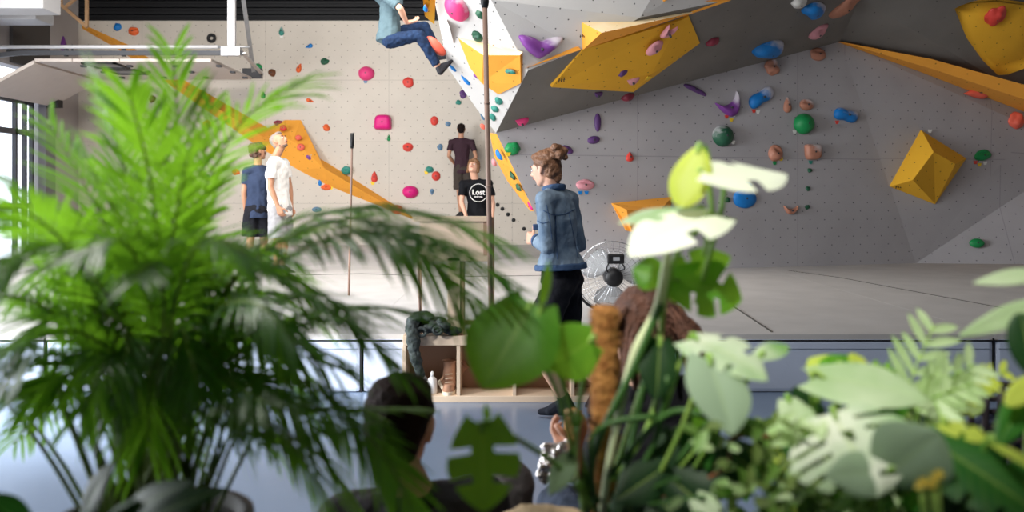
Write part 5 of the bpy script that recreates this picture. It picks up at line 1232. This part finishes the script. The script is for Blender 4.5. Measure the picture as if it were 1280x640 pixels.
# --- monstera on its moss pole
MY = 1.5; mc = V(((752-640)*MY/F_, MY, ZB)); 
mon = thing('potted_monstera', 'variegated monstera with white and green leaves climbing a brown coir pole', 'monstera', mc)
pot(mon, mc, .15, .22, m_terr)
top_ = P(756, 383, MY); bot = V((P(757, 640, MY).x, MY, ZB+.18))
mb = MB(); n1 = 60
mb.tube([bot.lerp(top_, i/n1) for i in range(n1+1)], [.0235*(1+.05*math.sin(i*2.1)) if i < n1 else .019 for i in range(n1+1)], 26)
rr = random.Random(8)
for v in mb.bm.verts: v.co += V((rr.uniform(-1, 1), rr.uniform(-1, 1), rr.uniform(-1, 1)))*.0022
for _ in range(900):
    t = rr.random(); a = rr.uniform(0, 6.3); p = bot.lerp(top_, t)+V((math.cos(a), math.sin(a), 0))*.0225; d = V((math.cos(a), math.sin(a), rr.uniform(-1, 1)))*rr.uniform(.003, .009)+V((-math.sin(a), math.cos(a), 0))*rr.uniform(-.008, .008)
    mb.bar(p, p+d, .0011)
mb.build('coir_pole', mat('coir', '9a5f2c', .95, noise_=(60, .55), col2='d79a55', bump=(150, 1.0)), mon)
cr = V((mc.x, MY, ZB+.2))
def st_(*a): return [P(*q) for q in a]
# main stem: pale, rising from the pole to the top leaves
MB().tube(bez(st_((752, 640, 1.44), (765, 560, 1.42), (790, 450, 1.40), (822, 385, 1.40), (836, 310, 1.40), (841, 290, 1.40)), 24), [.006]*10+[.0075]*8+[.005]*6, 10).build('main_stem', m_stemp, mon)
MB().tube(bez(st_((735, 640, 1.43), (745, 560, 1.41), (790, 465, 1.39), (826, 380, 1.385)), 20), .0062, 10).build('main_stem', m_stemd, mon)
# the leaves: (base, tip, width m, material, facing, roll, kind, lobes, petiole bends, extra)
g2 = lambda *a, **k: leaf('leaf', *a, parent=mon, **k)
def ML(b, t, w, mname, nrm, roll=0, kind='heart', lobes=0, pet=None, label=None, fold=.25, droop=.15, slit=.4, sweep=.25, pr=.0042, pm=None):
    leaf('leaf', P(*b), P(*t), w, LM[mname], mon, nrm, roll, fold, droop, kind, lobes, slit, sweep, st_(*pet) if pet else None, pr, pm, label)
ML((875, 183, 1.40), (850, 255, 1.36), .066, 'lime', (-.5, -1, .2), 0, 'oval', 0, [(880, 320, 1.41), (890, 260, 1.41)], 'yellow-green leaf at the top', .1, .1)
ML((874, 214, 1.38), (986, 214, 1.44), .115, 'white', (.0, -.50, 1), 0, 'heart', 2, [(870, 380, 1.41), (905, 240, 1.42)], 'white leaf seen almost edge-on', .1, .04)
ML((893, 268, 1.40), (787, 286, 1.30), .12, 'white', (-.1, -.42, 1), 0, 'heart', 2, [(828, 390, 1.40), (845, 320, 1.41), (880, 280, 1.43)], 'white leaf half below the green one', .2, .25)
ML((880, 262, 1.44), (772, 262, 1.40), .085, 'varieg', (0, -.4, 1), 10, 'heart', 0, [(884, 300, 1.44)], 'green and white leaf behind the white one', .2, .15)
ML((884, 215, 1.40), (885, 179, 1.39), .016, 'green', (0, -1, .2), 30, 'lance', 0, None, 'small rolled young leaf')
ML((838, 350, 1.42), (930, 366, 1.38), .10, 'green', (.05, -1, .45), -8, 'heart', 3, [(826, 420, 1.41), (830, 380, 1.42)], 'split bright green leaf right of the stem', .3, .2, .2, .5)
ML((842, 345, 1.44), (915, 322, 1.42), .06, 'green', (.1, -1, .2), 10, 'heart', 3, None, None, .3, .1)
ML((828, 346, 1.43), (790, 335, 1.44), .055, 'green', (-.2, -1, .4), 0, 'heart', 0, [(826, 420, 1.41)], 'small sunlit leaf left of the stem')
ML((842, 378, 1.42), (835, 330, 1.45), .03, 'green', (.2, -1, .1), 0, 'lance', 0, None)
ML((666, 380, 1.33), (602, 484, 1.26), .135, 'green', (-.1, -1, .25), 12, 'heart', 0, [(735, 620, 1.42), (715, 520, 1.38), (690, 440, 1.35)], 'large hanging heart-shaped green leaf left of the pole', .2, .05)
ML((676, 385, 1.32), (690, 330, 1.28), .02, 'green', (0, -1, .2), 30, 'lance', 0, [(728, 620, 1.42), (700, 500, 1.36), (668, 430, 1.32)], 'narrow curled leaf')
ML((742, 425, 1.36), (686, 458, 1.31), .085, 'green', (.1, -1, .3), -10, 'heart', 0, [(735, 610, 1.42), (722, 520, 1.39)], 'green leaf just left of the coir pole', .2, .1)
ML((603, 528, 1.20), (604, 640, 1.14), .095, 'green', (0, -1, .25), 8, 'heart', 3, [(745, 640, 1.42), (700, 585, 1.35), (640, 545, 1.25)], 'split green leaf hanging in front of the seated man', .2, .05, .3)
ML((610, 528, 1.20), (607, 506, 1.19), .012, 'green', (0, -1, .2), 0, 'lance', 0, None)
ML((825, 425, 1.40), (822, 500, 1.36), .06, 'dark', (.2, -1, .2), 10, 'heart', 0, [(770, 600, 1.44), (815, 520, 1.41)], 'dark green leaf below the dreadlocks')
ML((820, 430, 1.42), (805, 478, 1.42), .05, 'green', (-.2, -1, .2), 0, 'heart', 0, [(765, 600, 1.44)])
ML((862, 424, 1.36), (958, 446, 1.26), .085, 'varieg', (.1, -.7, 1), 0, 'heart', 3, [(790, 640, 1.44), (828, 520, 1.42)], 'white and pale green leaf right of the dark one', .2, .3)
ML((884, 448, 1.30), (922, 535, 1.20), .09, 'sage', (.1, -1, .35), -10, 'heart', 0, [(800, 640, 1.44), (850, 540, 1.36)], 'grey-green hanging leaf, out of the light')
ML((950, 445, 1.32), (988, 424, 1.36), .035, 'varieg', (0, -.6, 1), 0, 'heart', 0, [(860, 600, 1.42), (920, 500, 1.36)])
ML((870, 560, 1.40), (905, 455, 1.36), .05, 'green', (.3, -1, .2), 0, 'lance', 0, [(800, 640, 1.44)])
for b, t, w, mm, ro in (((715, 570, 1.38), (690, 612, 1.3), .035, 'sage', 20), ((840, 600, 1.36), (900, 650, 1.3), .07, 'dark', 0), ((830, 585, 1.4), (770, 625, 1.36), .06, 'dark', 20), ((860, 575, 1.42), (935, 600, 1.38), .07, 'dark', -20),
                        ((880, 500, 1.42), (880, 590, 1.38), .035, 'deep', 30), ((810, 610, 1.4), (860, 660, 1.34), .06, 'dark', -10), ((840, 540, 1.42), (815, 600, 1.4), .045, 'dark', 30), ((905, 560, 1.4), (960, 600, 1.36), .06, 'dark', -10), ((870, 622, 1.3), (905, 655, 1.26), .04, 'pale', 0), ((775, 615, 1.42), (800, 660, 1.36), .06, 'dark', 0), ((890, 530, 1.46), (850, 570, 1.44), .06, 'dark', 0)):
    ML(b, t, w, mm, (rnd.uniform(-.3, .3), -1, .15), ro, 'heart', 0, [(757, 640, 1.45)], pm=m_stemd, pr=.0028)
# air roots and thin crossing stems
for q in (((757, 600, 1.43), (830, 520, 1.38), (880, 520, 1.36), (930, 545, 1.36)), ((760, 640, 1.44), (815, 560, 1.4), (835, 470, 1.38)), ((745, 640, 1.42), (738, 560, 1.38), (760, 530, 1.37), (820, 520, 1.37)), ((765, 640, 1.44), (788, 560, 1.42), (800, 500, 1.4), (812, 440, 1.42)),
          ((800, 640, 1.44), (860, 560, 1.4), (905, 500, 1.37)), ((730, 640, 1.42), (722, 560, 1.38), (728, 520, 1.38))):
    MB().tube(bez(st_(*q), 16), .0048, 8).build('stem', m_stem if rnd.random() < .25 else m_stemd, mon)
for q in (((757, 540, 1.42), (740, 528, 1.38), (728, 533, 1.36), (724, 600, 1.36)), ((780, 640, 1.42), (900, 590, 1.34), (915, 548, 1.32), (965, 546, 1.32))):
    MB().tube(bez(st_(*q), 16), .0032, 8).build('air_root', mat('air_root', '7b4a2c', .8, noise_=(20, .3)), mon)
# --- right-hand group
RY = 1.38
def plant(name, label, px, r, h, m=None, cat='plant', Y=RY, ph=.22):
    c = V(((px-640)*Y/F_, Y, ZB)); t = thing(name, label, cat, c); pot(t, c, r, ph, m or m_pot); return t, c+V((0, 0, ph-.02))
def RL(par, c, b, t, w, mname, nrm, roll=0, kind='heart', lobes=0, label=None, fold=.25, droop=.2, slit=.3, sweep=.3, pr=.004, pm=None, via=None):
    B_, T_ = P(*b), P(*t)
    leaf('leaf', B_, T_, w, LM[mname], par, nrm, roll, fold, droop, kind, lobes, slit, sweep, gap=3 if lobes > 5 else 2, prad=pr, pm=pm, label=label, petiole=[c+V((rnd.uniform(-.03, .03), 0, 0)), (P(*via) if via else c.lerp(B_, .55)+V((0, .02, .03)))])
t, c = plant('potted_philodendron', 'pale-leaved philodendron with large whitish and grey-green leaves, right of the monstera', 1060, .14, 0)
RL(t, c, (1015, 472, 1.32), (1162, 480, 1.24), .085, 'pale', (.0, -.75, 1), 0, 'heart', 0, 'large pale sunlit leaf', .2, .2)
RL(t, c, (1040, 516, 1.2), (1092, 600, 1.08), .16, 'varieg', (-.1, -.9, .9), 15, 'heart', 6, 'pale leaf cut into many narrow lobes', .2, .25, .2)
RL(t, c, (1110, 592, 1.12), (1173, 545, 1.06), .095, 'sage', (.1, -1, .5), 0, 'heart', 0, 'grey-green heart leaf turned to the camera', .2, .1)
RL(t, c, (1112, 592, 1.13), (1045, 588, 1.08), .055, 'sage', (-.1, -1, .7), 0, 'heart', 0)
RL(t, c, (1045, 470, 1.36), (1010, 442, 1.4), .05, 'lime', (0, -1, .5), 0, 'heart', 0)
RL(t, c, (1050, 462, 1.36), (1040, 440, 1.38), .05, 'green', (0, -1, .3), 0, 'heart', 0)
RL(t, c, (1068, 464, 1.36), (1084, 445, 1.38), .04, 'lime', (0, -1, .4), 0, 'heart', 0)
RL(t, c, (985, 500, 1.34), (1010, 535, 1.28), .05, 'pale', (0, -1, .8), 0, 'heart', 0)
RL(t, c, (965, 545, 1.32), (1000, 640, 1.2), .02, 'lime', (0, -1, .5), 0, 'lance', 0)
for _ in range(16):
    x, y = rnd.uniform(960, 1200), rnd.uniform(490, 640); Y = rnd.uniform(1.34, 1.5)
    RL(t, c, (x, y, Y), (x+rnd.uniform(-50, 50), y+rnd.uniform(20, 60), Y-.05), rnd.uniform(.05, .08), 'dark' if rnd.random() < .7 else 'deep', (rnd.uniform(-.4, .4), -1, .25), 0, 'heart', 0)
t, c = plant('potted_dark_philodendron', 'deep green big-bladed plant at the lower right corner', 1195, .12, 0, None, 'plant', 1.25)
RL(t, c, (1165, 552, 1.14), (1310, 640, 1.02), .10, 'deep', (.0, -1, .7), 0, 'heart', 4, 'long deep green blade', .2, .1, .6)
RL(t, c, (1160, 545, 1.16), (1215, 560, 1.14), .045, 'deep', (.1, -1, .6), 0, 'heart', 0)
RL(t, c, (1178, 530, 1.16), (1240, 545, 1.12), .035, 'lime', (.1, -.6, 1), 0, 'heart', 2, 'small yellow-green leaf')
RL(t, c, (1235, 552, 1.1), (1310, 580, 1.0), .02, 'lime', (0, -1, .7), 0, 'lance', 0)
for _ in range(10):
    x, y = rnd.uniform(1150, 1290), rnd.uniform(585, 640); RL(t, c, (x, y, 1.2), (x+rnd.uniform(-40, 40), y+50, 1.14), .05, 'dark', (rnd.uniform(-.4, .4), -1, .6), 0, 'heart', 0)
# pinnate fern-like plant
t, c = plant('potted_fern', 'pale feathery fern with narrow leaflets standing out against the grey mat', 1150, .10, 0, None, 'fern', 1.5)
def fern(b, t_, n, ll, m, w=.008):
    B_, T_ = P(*b), P(*t_); pts = bez([c, c.lerp(B_, .6)+V((0, .01, .04)), B_, T_], 30); mb = MB(); mb.mi = 1; mb.tube(pts, [.0025*(1-.6*i/29) for i in range(30)], 6); mb.mi = 0
    d0 = (T_-B_).normalized(); sd = d0.cross(V((0, -1, .3))).normalized()
    for i in range(n):
        f = (i+.5)/n; p = B_.lerp(T_, f)
        p = pts[int(19+f*10)] if f < 1 else T_
        for s in (-1, 1):
            L = ll*(1-.45*f)*rnd.uniform(.85, 1.1); d = (d0*.75+sd*s*.8+V((0, rnd.uniform(-.2, .2), 0))).normalized(); wd = d.cross(V((0, -1, .4))).normalized(); pv = None
            for j in range(6):
                v = j/5; h = w*math.sin(math.pi*min(1, .1+.9*v))**.7 if j < 5 else .0004; e = p+d*L*v-V((0, 0, .12*L*v*v)); row = [mb.bm.verts.new(e-wd*h), mb.bm.verts.new(e+V((0, .002, 0))), mb.bm.verts.new(e+wd*h)]
                if pv:
                    for x in (0, 1): fc = mb.bm.faces.new((pv[x], row[x], row[x+1], pv[x+1])); fc.material_index = 0
                pv = row
    mb.build('frond', [m, m_stem], t, norm=False)
fern((1135, 490, 1.42), (1168, 405, 1.45), 5, .085, LM['pale']); fern((1155, 495, 1.4), (1218, 455, 1.36), 6, .07, LM['pale']); fern((1150, 510, 1.36), (1215, 480, 1.32), 6, .06, LM['varieg']); fern((1120, 500, 1.42), (1090, 470, 1.45), 5, .06, LM['green']); fern((1180, 500, 1.42), (1260, 462, 1.42), 7, .045, LM['lime'], .006)
fern((1165, 500, 1.36), (1185, 545, 1.26), 5, .06, LM['pale'])
# right edge plant
t, c = plant('potted_edge_plant', 'plant cut by the right edge, with long pale leaves and a dark upright one', 1300, .11, 0, None, 'plant', 1.3)
RL(t, c, (1310, 342, 1.3), (1230, 346, 1.26), .028, 'pale', (0, -1, .5), 0, 'lance', 0, 'long pale leaf reaching in from the right')
RL(t, c, (1310, 375, 1.25), (1214, 414, 1.2), .035, 'pale', (.1, -1, .4), 0, 'lance', 0)
RL(t, c, (1290, 470, 1.2), (1281, 392, 1.2), .05, 'dark', (-.2, -1, .2), 0, 'oval', 0, 'dark upright leaf at the edge')
RL(t, c, (1290, 480, 1.2), (1254, 552, 1.14), .045, 'deep', (-.3, -1, .3), 0, 'lance', 0)
RL(t, c, (1300, 470, 1.18), (1266, 500, 1.14), .03, 'lime', (0, -1, .6), 0, 'oval', 0)
# small variegated bush and yellow flowers
t, c = plant('potted_ivy', 'bushy plant with many small white-edged leaves at the bottom, below the feathery leaf', 1010, .10, 0, None, 'plant', 1.3, .24)
mb = MB(); uv = mb.bm.loops.layers.uv.verify()
def small(mb, p, d, L, w, mi):
    n = V((rnd.uniform(-.6, .6), -1, rnd.uniform(.2, 1.2))); n = (n-d*n.dot(d)).normalized(); s = d.cross(n); pv = None
    for j in range(6):
        v = j/5; h = w/2*math.sin(math.pi*min(1, .12+.86*v))**.7 if j < 5 else .0003; e = p+d*L*v-n*(.15*L*v*v); row = [mb.bm.verts.new(e-s*h+n*h*.3), mb.bm.verts.new(e), mb.bm.verts.new(e+s*h+n*h*.3)]
        if pv:
            for x in (0, 1): f = mb.bm.faces.new((pv[x], row[x], row[x+1], pv[x+1])); f.material_index = mi; f.smooth = True
        pv = row
for _ in range(430):
    x = rnd.gauss(1030, 62); y = rnd.uniform(525, 650); Y = rnd.uniform(1.17, 1.36); p = P(x, y, Y)
    d = V((rnd.uniform(-1, 1), rnd.uniform(-1, .3), rnd.uniform(-.8, .5))).normalized(); small(mb, p, d, rnd.uniform(.02, .038), rnd.uniform(.010, .018), 0 if rnd.random() < .34 else (1 if rnd.random() < .4 else 2))
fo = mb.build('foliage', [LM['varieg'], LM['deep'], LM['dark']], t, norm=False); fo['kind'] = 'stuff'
st = MB()
for _ in range(26):
    q = P(rnd.gauss(1030, 55), rnd.uniform(540, 600), rnd.uniform(1.2, 1.34)); st.tube(bez([c, c.lerp(q, .5)+V((0, 0, .03)), q], 8), .002, 5)
st.build('stem_cluster', m_stemd, t)
t, c = plant('potted_under_plant', 'dark leafy plant filling the gap behind the pale philodendron leaves', 1110, .13, 0, None, 'plant', 1.52)
mb = MB()
for _ in range(420):
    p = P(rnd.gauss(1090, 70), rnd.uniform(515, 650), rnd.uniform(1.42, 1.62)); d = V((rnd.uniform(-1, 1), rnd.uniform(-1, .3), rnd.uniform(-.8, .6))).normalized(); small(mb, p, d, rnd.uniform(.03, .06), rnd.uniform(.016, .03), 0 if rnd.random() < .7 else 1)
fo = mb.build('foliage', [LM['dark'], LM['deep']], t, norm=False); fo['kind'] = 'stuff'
t, c = plant('potted_flower', 'little plant with yellow flowers under the grey-green heart leaf', 1160, .06, 0, None, 'flower', 1.12, .2)
m_fl = mat('petal_yellow', 'f0d85a', .5, noise_=(20, .1), trans=.3, tcol='fff0a0')
for x, y in ((1168, 596), (1173, 592), (1164, 604), (1153, 602), (1149, 606)):
    p = P(x, y, 1.08); f = MB().tube(bez([c, c.lerp(p, .6)+V((.01, 0, .01)), p], 8), .0016, 6).build('stalk', m_stem, t)
    mb = MB()
    for k in range(5): a = k*1.257; small(mb, p, V((math.cos(a), -.4, math.sin(a))).normalized(), .008, .006, 0)
    mb.build('blossom', m_fl, f, norm=False)
# ---------------------------------------------------------------- light
sc = bpy.context.scene
sc.view_settings.view_transform = 'Standard'; sc.view_settings.look = 'None'; sc.view_settings.gamma = 1; sc.view_settings.use_curve_mapping = False
sc.view_settings.exposure = 0.42
w = bpy.data.worlds.new('world'); sc.world = w; w.use_nodes = True
bg = w.node_tree.nodes['Background']; bg.inputs[0].default_value = lin('dde6f5'); bg.inputs[1].default_value = 2.6
def area(name, loc, tgt, sx, sy, power, col=(1, 1, 1)):
    l = bpy.data.lights.new(name, 'AREA'); l.shape = 'RECTANGLE'; l.size = sx; l.size_y = sy; l.energy = power; l.color = col
    o = bpy.data.objects.new(name, l); C.objects.link(o); o.location = loc; o.rotation_euler = (V(tgt)-V(loc)).to_track_quat('-Z', 'Y').to_euler(); return o
area('daylight_door_opening', (XL+.1, 5.4, 2.1), (-2, 6.4, 1.0), 6.5, 3.6, 900, (.95, .98, 1))
area('overhead_fill', (-2.8, 9.0, 5.35), (-2.0, 17.0, 1.8), 6, 2, 700, (1, .96, .9))  # added fill lamp below the closed ceiling, brightens the back wall
area('overhead_fill', (-1.6, 3.2, 5.35), (-.2, 9.0, 1.0), 4, 1.2, 260, (1, .98, .95))  # second added overhead lamp, fills the mats and boulder
def spot(name, loc, tgt, power, ang, blend, size, col=(1, .97, .9)):
    l = bpy.data.lights.new(name, 'SPOT'); l.energy = power; l.spot_size = math.radians(ang); l.spot_blend = blend; l.shadow_soft_size = size; l.color = col
    o = bpy.data.objects.new(name, l); C.objects.link(o); o.location = loc; o.rotation_euler = (V(tgt)-V(loc)).to_track_quat('-Z', 'Y').to_euler(); return o
spot('daylight_shaft', (-6.5, 1.2, 3.6), (-2.4, 6.4, .2), 4200, 34, .9, .3, (.95, .98, 1))
spot('added_plant_sun', (-.9, -.4, 3.9), (.40, 1.4, 1.56), 560, 21, .5, .1)  # unseen spot added to stand in for sunlight on the monstera
spot('added_plant_sun', (-1.6, 2.6, 4.2), (-.66, 1.5, 1.58), 480, 14, .7, .12)  # another added spot, lays sunlight on the palm crown
